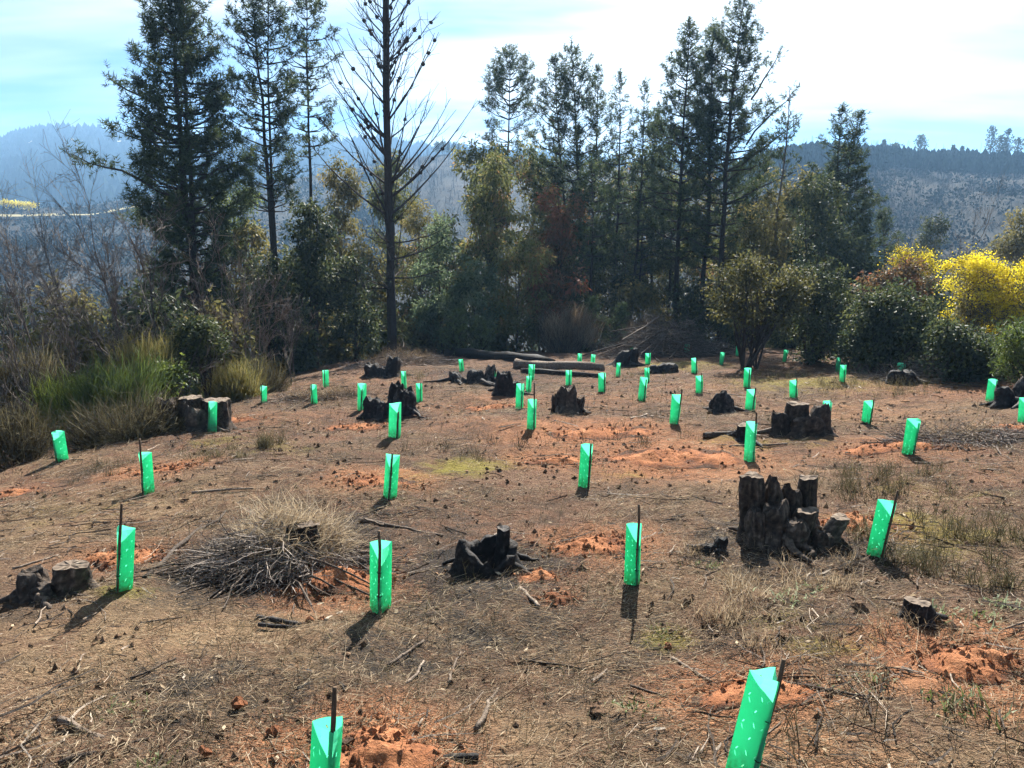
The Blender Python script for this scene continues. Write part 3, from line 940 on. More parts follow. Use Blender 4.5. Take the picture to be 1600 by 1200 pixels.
def pine(name, base, tops, label, prof, lo, seed, whorl=0.55, per=5, dens=1.0, rtrunk=0.16, rise=0.5, size=0.34, bare=0, mat='pine', extra=(), group='pines along the edge of the clearing', k=16, trunk_tint=0.4):
    """tops: stem tips relative to the base; prof(t): crown radius at the share t of the height; lo: share where foliage starts"""
    rg = rnd(seed)
    e = empty(name, tuple(base), label, 'pine tree', group)
    gt, gc = Geo(), Geo()
    TP, TA = [], []
    for si, top in enumerate(tops):
        top = np.asarray(top, float)
        Ht = top[2]
        n = 12
        fork = 0.0 if si == 0 else 0.25
        P = jitter_line((0, 0, -0.4), top, n, 0.035, rg)
        bow = np.sin(np.linspace(0, np.pi, n)) * rg.normal(0, 0.12)
        P[:, 0] += bow
        r = rtrunk * (1 - np.linspace(0, 1, n) * 0.93) * (1.0 if si == 0 else 0.75)
        tube(gt, P, r, 8, trunk_tint, rough=0.06, rg=rg)
        z = lo * Ht
        while z < Ht * 0.985:
            t = z / Ht
            c = np.array([np.interp(z, P[:, 2], P[:, a]) for a in range(3)])
            rad = prof(t)
            m = max(2, int(round(per * (0.7 + 0.6 * rg.random()))))
            a0 = rg.random() * 6.28
            for b in range(m):
                az = a0 + b * 6.283 / m + rg.normal(0, 0.3)
                L = rad * (0.55 + 0.68 * rg.random())
                if L < 0.12:
                    L = 0.12
                up = rise * (0.5 + 0.9 * rg.random()) + 0.5 * max(0, t - 0.75) / 0.25
                tip = c + np.array([math.cos(az) * L, math.sin(az) * L, L * up])
                B = np.stack([c, c + (tip - c) * 0.5 + np.array([0, 0, -0.10 * L]), tip])
                B = np.stack([np.interp(np.linspace(0, 2, 5), [0, 1, 2], B[:, q]) for q in range(3)], -1)
                tube(gt, B, np.linspace(0.010 + 0.018 * L, 0.006, 5), 4, trunk_tint, cap=False)
                dead = rg.random() > dens
                if dead:
                    continue
                nb = max(2, int(L / 0.15))
                s = np.linspace(0.45 if L > 0.8 else 0.2, 1.0, nb) ** 0.8
                pts = np.stack([np.interp(s * 4, np.arange(5), B[:, q]) for q in range(3)], -1)
                ax = norm(tip - c)
                for q in range(nb):
                    ns = 1 if s[q] > 0.93 else 2 + (rg.random() < 0.5)
                    for _ in range(ns):
                        d = norm(ax + 0.75 * rg.standard_normal(3) + np.array([0, 0, 0.45]))
                        off = (0.06 + 0.30 * rg.random() * (1.15 - 0.8 * s[q]) * min(L, 1.4)) * d if ns > 1 else 0
                        TP.append(pts[q] + off)
                        TA.append(d + np.array([0, 0, 0.25]))
            z += whorl * (0.7 + 0.6 * rg.random()) * (1.0 if t < 0.8 else 0.7)
        for q in range(3):
            TP.append(P[-1] - np.array([0, 0, 0.12 * q]))
            TA.append(np.array([0.1 * rg.standard_normal(), 0.1 * rg.standard_normal(), 1.0]))
        for b in range(bare):
            z = Ht * lo * (0.35 + 0.65 * rg.random())
            c = np.array([np.interp(z, P[:, 2], P[:, a]) for a in range(3)])
            az = rg.random() * 6.28
            L = 0.5 + 0.9 * rg.random()
            tube(gt, [c, c + np.array([math.cos(az) * L, math.sin(az) * L, L * rg.normal(0.1, 0.3)])], [0.013, 0.004], 3, 0.6, cap=False)
    for (p0, p1, nt) in extra:                     # long single branches that stick out of the crown
        B = jitter_line(p0, p1, 6, 0.06, rg)
        tube(gt, B, np.linspace(0.05, 0.012, 6), 4, trunk_tint, cap=False)
        for q in range(nt):
            s = 0.4 + 0.6 * rg.random()
            p = np.array([np.interp(s * 5, np.arange(6), B[:, a]) for a in range(3)])
            d = norm(norm(B[-1] - B[0]) + 0.9 * rg.standard_normal(3) + np.array([0, 0, 0.5]))
            TP.append(p + d * 0.35 * rg.random())
            TA.append(d)
    TP, TA = np.array(TP), np.array(TA)
    hgt = TP[:, 2] / max(t_[2] for t_ in tops)
    tufts(gc, TP, TA, rg, size, k, 0.35 + 0.3 * rg.random(len(TP)) + 0.1 * (hgt > 0.9))
    gt.build('trunk', M['bark'], e)
    gc.build('crown', M[mat], e)
    return e


def tip(base, px, py):
    """stem tip of a tree standing at base, seen at (px, py)"""
    p = at(px, py, base[1])
    return (p[0] - base[0], 0.0, p[2] - base[2])


def cone_profile(rad, lo, peak=0.3, pw=0.8):
    def f(t):
        s = max(0.0, (t - lo) / (1 - lo))
        if s < peak:
            return rad * (0.75 + 0.25 * s / peak)
        return rad * ((1 - s) / (1 - peak)) ** pw
    return f


b = foot(300, 26)
pine('pine_tree', b, [tip(b, 258, -75), tip(b, 283, -60)], 'large dense dark pine with two thin leaders, left of the twin stemmed pine', cone_profile(1.75, 0.18, 0.5, 0.8), 0.16, 101, 0.42, 6, 0.9, 0.20, 0.35, 0.36, 4,
     extra=[((-1.0, 0, 7.2), (-3.3, -0.4, 8.2), 44), ((-0.4, 0, 9.8), (-2.2, 0.3, 10.6), 26), ((0.5, 0, 7.4), (2.4, -0.3, 8.1), 26), ((-0.4, 0, 5.6), (-1.9, 0.2, 6.2), 20)])
b = foot(437, 30)
pine('pine_tree', b, [tip(b, 392, -25), tip(b, 418, -40)], 'slender twin stemmed pine between the dense dark pine and a thin one', cone_profile(1.35, 0.45, 0.5, 0.5), 0.44, 102, 0.5, 4, 0.85, 0.15, 0.45, 0.32, 8)
b = foot(490, 33)
pine('pine_tree', b, [tip(b, 478, -45)], 'single thin pine with an open crown just left of the dead pine', cone_profile(1.25, 0.58, 0.5, 0.5), 0.56, 103, 0.5, 4, 0.8, 0.12, 0.35, 0.32, 10)
b = foot(787, 47)
pine('pine_tree', b, [tip(b, 796, 76)], 'lone pine rising above the big drooping eucalyptus', cone_profile(1.75, 0.70, 0.4, 0.6), 0.62, 104, 0.55, 5, 0.95, 0.15, 0.4, 0.4, 6)
b = foot(905, 40)
pine('pine_tree', b, [tip(b, 893, 68), tip(b, 866, 92)], 'bushy pine with several tips in the middle of the treeline', cone_profile(2.0, 0.25, 0.35, 0.7), 0.28, 105, 0.52, 5, 0.9, 0.15, 0.6, 0.36, 10)
b = foot(925, 42)
pine('pine_tree', b, [tip(b, 935, 106)], 'slim pine immediately right of the bushy many tipped pine', cone_profile(1.5, 0.3, 0.4, 0.8), 0.34, 106, 0.45, 4, 0.9, 0.11, 0.6, 0.34, 8)
b = foot(950, 38)
pine('pine_tree', b, [tip(b, 969, 118)], 'thin sparse pine with a small knobbed top, third right of the eucalyptus', cone_profile(1.3, 0.35, 0.4, 0.8), 0.36, 107, 0.5, 4, 0.8, 0.11, 0.4, 0.32, 12)
b = foot(985, 39)
pine('pine_tree', b, [tip(b, 1008, 130)], 'thin sparse pine just left of the tallest pines', cone_profile(1.5, 0.3, 0.4, 0.8), 0.32, 108, 0.45, 4, 0.85, 0.11, 0.4, 0.33, 12)
b = foot(1058, 36)
pine('pine_tree', b, [tip(b, 1078, 33)], 'leftmost of the three tallest pines right of centre', cone_profile(1.9, 0.30, 0.35, 0.75), 0.30, 109, 0.42, 5, 0.92, 0.15, 0.45, 0.35, 10)
b = foot(1092, 37)
pine('pine_tree', b, [tip(b, 1114, 40)], 'middle one of the three tallest pines right of centre', cone_profile(2.0, 0.28, 0.35, 0.75), 0.28, 110, 0.42, 5, 0.95, 0.15, 0.45, 0.36, 10)
b = foot(1128, 35)
pine('pine_tree', b, [tip(b, 1163, -5)], 'tallest pine right of centre with long boughs reaching right', cone_profile(2.1, 0.30, 0.35, 0.75), 0.28, 111, 0.42, 5, 0.95, 0.17, 0.5, 0.36, 10,
     extra=[((0.7, 0, 9.3), (2.7, 0.2, 11.6), 20), ((0.7, 0, 8.6), (3.0, -0.2, 10.4), 22), ((0.8, 0, 11.2), (2.0, 0.2, 13.2), 16), ((0.6, 0, 7.0), (3.1, 0.2, 8.2), 18), ((0.5, 0, 6.0), (3.0, 0, 6.4), 14)])
b = foot(1290, 36)
pine('pine_tree', b, [tip(b, 1316, 172), tip(b, 1342, 180)], 'broad bushy pine with two pointed tips, behind the dark thicket', cone_profile(1.75, 0.12, 0.3, 0.7), 0.14, 112, 0.46, 5, 0.95, 0.14, 0.45, 0.36, 3)
b = foot(1020, 44)
pine('pine_tree', b, [tip(b, 1030, 170)], 'dim pine far back between the tall trunks', cone_profile(1.8, 0.2, 0.3, 0.7), 0.25, 113, 0.5, 5, 0.95, 0.13, 0.4, 0.38, 8)
b = foot(1165, 43)
pine('pine_tree', b, [tip(b, 1190, 215)], 'shorter dim pine behind the tallest one, on its right', cone_profile(1.9, 0.12, 0.3, 0.7), 0.16, 114, 0.45, 5, 0.95, 0.13, 0.4, 0.38, 6)
for q, (px, top, d) in enumerate(((868, 235, 46), (1245, 300, 42), (1375, 330, 44))):
    b = foot(px, d)
    pine('pine_tree', b, [tip(b, px + 6, top)], ('short full pine peeping out behind the reddish eucalyptus', 'low rounded pine behind the multi stemmed shrub', 'low pine at the far end of the dark thicket')[q],
         cone_profile(1.7, 0.1, 0.3, 0.7), 0.12, 115 + q, 0.45, 5, 0.95, 0.11, 0.4, 0.38, 3)
# slim shaded trunks inside the stand
for q, (px, top, d) in enumerate(((915, 250, 34), (1000, 250, 41), (1040, 230, 40), (1140, 260, 41), (960, 270, 44))):
    b = foot(px, d)
    pine('pine_tree', b, [tip(b, px + 10, top)], ('slim dark pine trunk nearest the long dry grass bank', 'slim dark trunk left of the three tallest pines', 'slim shaded pine tight against the leftmost of the tallest pines',
         'slim shaded pine under the tallest pine', 'slim shaded pine deep in the middle of the stand')[q], cone_profile(1.1, 0.5, 0.3, 0.7), 0.45, 130 + q, 0.5, 4, 0.85, 0.10, 0.3, 0.34, 14)


def bare_tree(gt, p, d, L, r, rg, level, maxlev, spread=0.6, up=0.25, kids=(5, 8), tint=0.5, wig=0.07, sides=4):
    n = 6 if level < 2 else 4
    P = [np.asarray(p, float)]
    dd = norm(d)
    for i in range(n - 1):
        dd = norm(dd + wig * rg.standard_normal(3) * (1 + level) + np.array([0, 0, up * 0.15]))
        P.append(P[-1] + dd * L / (n - 1))
    P = np.array(P)
    tube(gt, P, np.linspace(r, max(r * 0.35, 0.0035), n), sides if level == 0 else 3, np.clip(tint + 0.15 * rg.standard_normal(), 0, 1), cap=False)
    if level >= maxlev:
        return
    for _ in range(rg.integers(*kids)):
        s = 0.25 + 0.75 * rg.random()
        q = np.array([np.interp(s * (n - 1), np.arange(n), P[:, a]) for a in range(3)])
        cd = norm(norm(P[-1] - P[0]) + spread * rg.standard_normal(3) + np.array([0, 0, up]))
        bare_tree(gt, q, cd, L * (0.28 + 0.27 * rg.random()), r * (0.5 - 0.1 * level) * (1 - 0.5 * s) + 0.0025, rg, level + 1, maxlev, spread, up, kids, tint + 0.06, wig, sides)


# the dead pine in front of the treeline, branches bare, cones still on
def dead_pine():
    base = foot(610, 28.5)
    rg = rnd(200)
    e = empty('dead_pine', tuple(base), 'tall dead pine with bare upswept branches and dark cones left of centre', 'pine tree', 'pines along the edge of the clearing')
    top = tip(base, 604, -190)
    P = jitter_line((0, 0, -0.3), top, 16, 0.03, rg)
    gt = Geo()
    rad = np.interp(np.linspace(0, 1, 16), [0, 0.1, 1], [0.21, 0.165, 0.09])
    tube(gt, P, rad, 12, 0.35, rough=0.05, rg=rg)
    gt.build('trunk', M['bark'], e)
    gc = Geo()
    for q in range(1):
        V = [(0, 0, -0.10)] + [(0.075 * math.cos(x), 0.075 * math.sin(x), 0.02 * rg.standard_normal()) for x in np.linspace(0, 6.28, 7)[:6]] + [(0, 0, 0.07)]
        off = np.zeros(3)
        T = [(0, 1 + (i + 1) % 6, 1 + i) for i in range(6)] + [(7, 1 + i, 1 + (i + 1) % 6) for i in range(6)]
        gc.add(np.array(V) + off, T, None, 0.3)
    cone = gc.mesh('pine_cone', M['bark'])
    Ht = top[2]
    z = 0.16 * Ht
    while z < Ht * 0.97:
        c = np.array([np.interp(z, P[:, 2], P[:, a]) for a in range(3)])
        t = z / Ht
        for b in range(rg.integers(4, 7)):
            az = rg.random() * 6.28
            L = (4.8 if t > 0.3 else 2.6) * (1.08 - t) * (0.5 + 0.65 * rg.random())
            g = Geo()
            k = 7
            s = np.linspace(0, 1, k)
            el = 0.45 + 0.5 * rg.random() if t > 0.28 else -0.15 + 0.4 * rg.random()
            out = L * s * math.cos(el)
            upz = L * (math.sin(el) * s + 0.30 * s ** 2)
            B = np.stack([math.cos(az) * out, math.sin(az) * out, upz], -1) + 0.03 * rg.standard_normal((k, 3)) * s[:, None]
            tube(g, B, np.linspace(0.012 + 0.010 * L, 0.008, k), 5, 0.45, cap=False)
            for _ in range(rg.integers(4, 9)):
                w = 0.25 + 0.7 * rg.random()
                p = np.array([np.interp(w * (k - 1), np.arange(k), B[:, a]) for a in range(3)])
                d = norm(norm(B[-1] - B[0]) + 0.55 * rg.standard_normal(3) + np.array([0, 0, 0.4]))
                Lt = 0.3 + 0.7 * rg.random()
                tube(g, [p, p + d * Lt * 0.5 + 0.03 * rg.standard_normal(3), p + d * Lt], [0.010, 0.008, 0.005], 3, 0.5, cap=False)
            br = g.build('branch', M['bark'], e, loc=tuple(c))
            if t > 0.3:
                for _ in range(rg.integers(0, 4)):
                    w = 0.35 + 0.6 * rg.random()
                    p = np.array([np.interp(w * (k - 1), np.arange(k), B[:, a]) for a in range(3)])
                    child(cone, 'pine_cone', br, tuple(p), tuple(rg.random(3) * 6), (1.1, 1.1, 1.1))
        z += 0.36 + 0.3 * rg.random()


dead_pine()


def snag_pine():
    base = foot(1196, 33)
    rg = rnd(220)
    e = empty('dead_pine', tuple(base), 'thin mostly bare pine with wispy twigs right of the tallest pines', 'pine tree', 'pines along the edge of the clearing')
    top = tip(base, 1234, 140)
    g = Geo()
    P = jitter_line((0, 0, -0.3), top, 12, 0.04, rg)
    tube(g, P, np.linspace(0.10, 0.012, 12), 7, 0.5)
    for _ in range(46):
        z = top[2] * (0.25 + 0.74 * rg.random())
        c = np.array([np.interp(z, P[:, 2], P[:, a]) for a in range(3)])
        az = rg.random() * 6.28
        bare_tree(g, c, (math.cos(az), math.sin(az), 0.9), (1.15 - z / top[2]) * 1.9 * (0.5 + rg.random() * 0.6), 0.016, rg, 1, 2, 0.5, 0.3, (2, 4), 0.5)
    g.build('trunk', M['twig_grey'], e)
    gc = Geo()
    n = 60
    P2 = np.stack([top[0] * 0.8 + 0.35 * rg.standard_normal(n), 0.3 * rg.standard_normal(n), top[2] * (0.72 + 0.18 * rg.random(n))], -1)
    tufts(gc, P2, rg.standard_normal((n, 3)) + np.array([0, 0, 0.8]), rg, 0.3, 22, 0.6)
    gc.build('crown', M['pine'], e)


snag_pine()


# ---------------------------------------------------------------- broad-leaved trees and shrubs
def leafy(name, base, blobs, n, leaf, width, mat, seed, label, cat, group=None, droop=0.3, clumps=60, clump_r=0.38, stems=1, stem_r=0.07, trunk_mat='bark', tint_top=0.0, limbs=14, spread=0.3, stem_tint=0.45, tint0=0.5):
    """blobs: ellipsoids (x, y, z, rx, ry, rz) relative to the base that make the crown's envelope"""
    rg = rnd(seed)
    e = empty(name, tuple(base), label, cat, group)
    B = np.array(blobs, float)
    vol = (B[:, 3] * B[:, 4] * B[:, 5]) ** 0.67
    pick = rg.choice(len(B), clumps, p=vol / vol.sum())
    dirs = norm(rg.standard_normal((clumps, 3)))
    C = B[pick, :3] + dirs * (rg.random((clumps, 1)) ** 0.38) * B[pick, 3:6] * 0.92
    C[:, 2] = np.maximum(C[:, 2], 0.12)
    rc = clump_r * (0.55 + 0.8 * rg.random(clumps))
    w = rc ** 2
    ci = rg.choice(clumps, n, p=w / w.sum())
    d = norm(rg.standard_normal((n, 3)))
    P = C[ci] + d * (rg.random((n, 1)) ** 0.5) * rc[ci][:, None] * np.array([1.0, 1.0, 0.85])
    P[:, 2] = np.maximum(P[:, 2], 0.03)
    D = d * 0.8 + 0.7 * rg.standard_normal((n, 3)) + np.array([0, 0, -droop * 2])
    zt = (P[:, 2] - P[:, 2].min()) / max(np.ptp(P[:, 2]), 0.1)
    T = np.clip(tint0 + 0.20 * rg.standard_normal(clumps)[ci] + 0.16 * rg.standard_normal(n) + tint_top * (zt - 0.5), 0, 1)
    # loose shoots that break the outline
    ns, per = max(10, clumps // 2), max(6, n // (clumps * 6))
    sc_ = C[rg.integers(0, clumps, ns)]
    sd = norm(norm(sc_ - B[:, :3].mean(0)) + 0.6 * rg.standard_normal((ns, 3)) + np.array([0, 0, 0.5]))
    sl = clump_r * (0.8 + 1.6 * rg.random(ns))
    tpos = rg.random((ns, per))
    Ps = (sc_[:, None] + sd[:, None] * (tpos * sl[:, None])[..., None]).reshape(-1, 3) + 0.04 * rg.standard_normal((ns * per, 3))
    Ps[:, 2] = np.maximum(Ps[:, 2], 0.03)
    P = np.concatenate([P, Ps])
    D = np.concatenate([D, np.repeat(sd, per, 0) * 0.6 + 0.7 * rg.standard_normal((ns * per, 3)) + np.array([0, 0, -droop])])
    T = np.concatenate([T, np.clip(tint0 + 0.12 + 0.18 * rg.standard_normal(ns * per), 0, 1)])
    n = len(P)
    g = Geo()
    leaves(g, P, D, leaf * (0.6 + 0.8 * rg.random(n)), width * (0.7 + 0.6 * rg.random(n)), rg, T)
    gt = Geo()
    ctr = B[:, :3].mean(0)
    topz = (B[:, 2] + B[:, 5]).max()
    for q_ in range(ns):
        tube(gt, [sc_[q_], sc_[q_] + sd[q_] * sl[q_]], [0.012, 0.004], 3, stem_tint, cap=False)
    for s in range(stems):
        a = rg.random() * 6.28
        r0 = spread * (0.2 if stems > 1 else 0.0)
        p0 = np.array([math.cos(a) * r0, math.sin(a) * r0, -0.2])
        bl = B[rg.integers(len(B))]
        p1 = np.array([bl[0] + bl[3] * 0.3 * rg.standard_normal(), bl[1] + bl[4] * 0.3 * rg.standard_normal(), bl[2] + bl[5] * 0.4]) if stems > 1 else np.array([ctr[0], ctr[1], topz * 0.9])
        S = jitter_line(p0, p1, 8, 0.03, rg)
        rs = stem_r * (0.7 + 0.5 * rg.random())
        tube(gt, S, np.linspace(rs, rs * 0.2, 8), 6, stem_tint, rough=0.05, rg=rg)
        for _ in range(max(1, limbs // stems)):
            c = C[rg.integers(clumps)]
            f = 0.25 + 0.6 * rg.random()
            q = np.array([np.interp(f * 7, np.arange(8), S[:, k]) for k in range(3)])
            if c[2] < q[2] - 0.3:
                q = np.array([np.interp(max(c[2] * 0.6, 0), S[:, 2], S[:, k]) for k in range(3)])
            tube(gt, jitter_line(q, c, 5, 0.03, rg), np.linspace(rs * 0.4, 0.005, 5), 4, stem_tint + 0.1, cap=False)
    gt.build('trunk' if stems == 1 else 'stems', M[trunk_mat], e)
    g.build('crown', M[mat], e)
    return e


def env(base, boxes, depth_r=0.75):
    """ellipsoids from picture boxes (x0, y0, x1, y1) at the depth of the base"""
    out = []
    for x0, y0, x1, y1 in boxes:
        a, c = at((x0 + x1) / 2, y0, base[1]), at((x0 + x1) / 2, y1, base[1])
        l, r = at(x0, (y0 + y1) / 2, base[1]), at(x1, (y0 + y1) / 2, base[1])
        rx, rz = abs(r[0] - l[0]) / 2, abs(a[2] - c[2]) / 2
        out.append(((l[0] + r[0]) / 2 - base[0], 0.0, (a[2] + c[2]) / 2 - base[2], rx, max(rx * depth_r, 0.35), rz))
    return out


EG = 'young eucalyptus trees along the clearing edge'
UG = 'shrubs along the clearing edge'
b = foot(772, 33)
leafy('eucalyptus_tree', b, env(b, [(715, 228, 825, 420), (705, 300, 860, 520), (735, 250, 800, 400)]), 15000, 0.20, 0.055, 'euc', 301, 'big olive eucalyptus with drooping leaves at the centre', 'eucalyptus', EG, 0.6, 150, 0.42, 1, 0.10, limbs=30)
b = foot(872, 34)
leafy('eucalyptus_tree', b, env(b, [(832, 278, 915, 380), (825, 340, 915, 500)]), 7000, 0.18, 0.05, 'red_leaf', 302, 'eucalyptus with a rusty red top right of the big olive one', 'eucalyptus', EG, 0.5, 80, 0.38, 1, 0.07, tint_top=0.6)
b = foot(612, 37)
leafy('eucalyptus_tree', b, env(b, [(580, 236, 648, 360), (575, 300, 655, 480)]), 7500, 0.2, 0.055, 'euc', 303, 'dark green eucalyptus behind the dead pine', 'eucalyptus', EG, 0.6, 80, 0.42, 1, 0.08, tint0=0.35)
b = foot(532, 36)
leafy('eucalyptus_tree', b, env(b, [(500, 244, 566, 350), (490, 300, 572, 480)]), 6500, 0.2, 0.055, 'olive_leaf', 304, 'brownish olive eucalyptus left of the dead pine', 'eucalyptus', EG, 0.6, 80, 0.42, 1, 0.08)
b = foot(690, 31)
leafy('eucalyptus_tree', b, env(b, [(655, 330, 715, 430), (635, 390, 730, 540)]), 6500, 0.17, 0.055, 'blue_leaf', 305, 'young eucalyptus with pale bluish leaves right of the dead pine', 'eucalyptus', EG, 0.35, 70, 0.36, 1, 0.05)
b = foot(742, 30)
leafy('eucalyptus_tree', b, env(b, [(705, 395, 775, 480), (690, 430, 790, 545)]), 5500, 0.16, 0.06, 'blue_leaf', 306, 'low bluish young eucalyptus in front of the big olive one', 'eucalyptus', EG, 0.35, 60, 0.34, 1, 0.04)
b = foot(805, 30.5)
leafy('eucalyptus_tree', b, env(b, [(770, 350, 860, 450), (765, 430, 860, 540)]), 5500, 0.17, 0.05, 'euc', 307, 'yellowish young eucalyptus at the right foot of the big olive one', 'eucalyptus', EG, 0.5, 60, 0.36, 1, 0.05, tint0=0.62)
b = foot(490, 27)
leafy('broadleaf_tree', b, env(b, [(448, 310, 520, 420), (440, 380, 525, 500)]), 6000, 0.15, 0.075, 'dark_leaf', 308, 'dark glossy tree with several thin trunks left of the dead pine', 'tree', UG, 0.3, 70, 0.4, 3, 0.06)
b = foot(552, 28)
leafy('broadleaf_tree', b, env(b, [(515, 390, 600, 480), (510, 440, 605, 560)]), 5000, 0.15, 0.07, 'dark_leaf', 309, 'dark leafy bush filling the shade left of the dead pine', 'bush', UG, 0.3, 60, 0.4, 3, 0.05)
b = foot(420, 25)
leafy('broadleaf_tree', b, env(b, [(385, 400, 450, 480), (380, 440, 470, 560)]), 5000, 0.14, 0.06, 'dark_leaf', 310, 'dark bush at the foot of the twin stemmed pine', 'bush', UG, 0.3, 60, 0.38, 3, 0.05)
b = foot(365, 34)
leafy('broadleaf_tree', b, env(b, [(325, 275, 410, 345), (330, 310, 400, 420)]), 3800, 0.16, 0.05, 'broom', 311, 'yellow green tree glowing between the dense pine and the twin stemmed pine', 'tree', UG, 0.3, 45, 0.4, 1, 0.06)
b = foot(655, 35)
leafy('broadleaf_tree', b, env(b, [(625, 300, 690, 400), (620, 360, 700, 520)]), 4000, 0.18, 0.05, 'olive_leaf', 312, 'olive bush half hidden behind the pale bluish eucalyptus', 'bush', UG, 0.5, 50, 0.4, 1, 0.05)
b = foot(960, 37)
leafy('broadleaf_tree', b, env(b, [(905, 330, 1010, 430), (900, 400, 1020, 500)]), 5000, 0.18, 0.05, 'dark_leaf', 313, 'dim undergrowth bush between the slim trunks behind the grass bank', 'bush', UG, 0.5, 60, 0.42, 2, 0.05)
b = foot(1075, 40)
leafy('broadleaf_tree', b, env(b, [(1010, 360, 1120, 430), (1015, 400, 1140, 520)]), 5000, 0.18, 0.05, 'dark_leaf', 314, 'dim undergrowth bush behind the brush pile', 'bush', UG, 0.5, 60, 0.42, 2, 0.05)
b = foot(1225, 33)
leafy('broadleaf_tree', b, env(b, [(1140, 300, 1240, 400), (1180, 340, 1260, 440)]), 4500, 0.17, 0.05, 'olive_leaf', 315, 'olive bush behind the top of the multi stemmed shrub', 'bush', UG, 0.4, 55, 0.42, 2, 0.05)
b = foot(1270, 31)
leafy('broadleaf_tree', b, env(b, [(1232, 268, 1330, 360), (1228, 330, 1345, 450)]), 6500, 0.17, 0.07, 'dark_leaf', 316, 'dark green tree in front of the two tipped pine', 'tree', UG, 0.4, 70, 0.42, 2, 0.06, tint0=0.6)
# right of centre: the multi-stemmed shrub and the dark thicket
b = np.array(hit(1172, 577, False))
leafy('multi_stem_shrub', b, env(b, [(1128, 393, 1215, 470), (1098, 420, 1180, 500), (1180, 400, 1290, 500), (1130, 450, 1260, 520)]), 7500, 0.085, 0.05, 'olive_leaf', 320, 'olive shrub fanning up from many bare stems, right of the brush pile', 'shrub', UG, 0.25, 110, 0.25, 13, 0.035, limbs=90, spread=1.1, tint0=0.12)
b = np.array(hit(1290, 578, False)) + np.array([0.2, 1.6, -0.1])
leafy('broadleaf_bush', b, env(b, [(1215, 395, 1330, 500), (1200, 440, 1370, 580)]), 11000, 0.09, 0.05, 'dark_leaf', 321, 'dark rounded bush right behind the multi stemmed shrub', 'bush', UG, 0.3, 120, 0.3, 6, 0.04, limbs=40)
b = np.array(hit(1400, 585, False)) + np.array([0.2, 1.2, -0.1])
leafy('broadleaf_bush', b, env(b, [(1320, 440, 1470, 540), (1310, 480, 1500, 592)]), 12000, 0.10, 0.06, 'dark_leaf', 322, 'widest dark glossy bush of the thicket, below the reddish leaves', 'bush', UG, 0.3, 120, 0.32, 6, 0.04, limbs=40)
b = foot(1375, 25)
leafy('broadleaf_bush', b, env(b, [(1330, 415, 1420, 470), (1360, 405, 1470, 480)]), 3600, 0.12, 0.06, 'red_leaf', 323, 'bush with shiny reddish leaves above the dark thicket', 'bush', UG, 0.3, 60, 0.28, 4, 0.03, tint0=0.45)
b = np.array(hit(1500, 600, False)) + np.array([0.2, 0.6, -0.1])
leafy('broadleaf_bush', b, env(b, [(1455, 500, 1540, 570), (1450, 530, 1580, 605)]), 6000, 0.10, 0.05, 'dark_leaf', 324, 'dark bush below the yellow blossom', 'bush', UG, 0.3, 80, 0.3, 5, 0.04, limbs=30)
b = np.array(hit(1592, 612, False)) + np.array([0.3, 0.3, -0.05])
leafy('broadleaf_bush', b, env(b, [(1555, 500, 1650, 560), (1560, 530, 1680, 615)]), 7000, 0.10, 0.022, 'broom', 325, 'feathery light green bush cut by the right edge', 'bush', UG, 0.1, 80, 0.26, 5, 0.02, limbs=30, tint0=0.4)


def blossom(px, d, boxes, n, seed, label):
    b = foot(px, d)
    e = leafy('wattle_tree', b, env(b, boxes), n // 2, 0.12, 0.03, 'olive_leaf', seed, label, 'wattle', 'yellow flowering wattles at the right', 0.2, 70, 0.34, 3, 0.05, limbs=24)
    rg = rnd(seed + 1)
    B = np.array(env(b, boxes))
    m = 64
    pk = rg.integers(0, len(B), m)
    C = B[pk, :3] + norm(rg.standard_normal((m, 3)) + np.array([0, -0.4, 0.5])) * B[pk, 3:6] * (0.65 + 0.4 * rg.random((m, 1)))
    ci = rg.integers(0, m, n)
    P = C[ci] + rg.standard_normal((n, 3)) * np.array([0.15, 0.15, 0.12]) * (0.5 + rg.random(m)[ci])[:, None]
    g = Geo()
    leaves(g, P, rg.standard_normal((n, 3)), 0.06, 0.05, rg, np.clip(0.5 + 0.2 * rg.standard_normal(m)[ci] + 0.15 * rg.standard_normal(n), 0, 1))
    g.build('blossom', M['yellow'], e)


blossom(1520, 24, [(1475, 402, 1565, 460), (1480, 430, 1600, 520), (1505, 460, 1580, 530)], 11000, 331, 'wattle covered in yellow blossom, left one by the right edge')
blossom(1600, 23, [(1560, 410, 1660, 470), (1570, 440, 1680, 520), (1560, 470, 1640, 540)], 11000, 333, 'wattle with deep yellow blossom cut by the right edge')
blossom(1428, 27, [(1392, 388, 1440, 430), (1430, 395, 1462, 430)], 1700, 335, 'few yellow blossom sprays poking above the reddish leaves')
b = foot(1458, 55)
leafy('broadleaf_tree', b, env(b, [(1432, 335, 1476, 420)]), 2200, 0.2, 0.08, 'dark_leaf', 340, 'small dark round tree on the slope above the yellow blossom', 'tree', UG, 0.3, 36, 0.5, 1, 0.06)
b = foot(1592, 42)
leafy('broadleaf_tree', b, env(b, [(1560, 320, 1640, 420), (1545, 360, 1650, 440)]), 4500, 0.2, 0.07, 'olive_leaf', 341, 'olive tree at the right edge above the yellow blossom', 'tree', UG, 0.3, 60, 0.5, 1, 0.06)

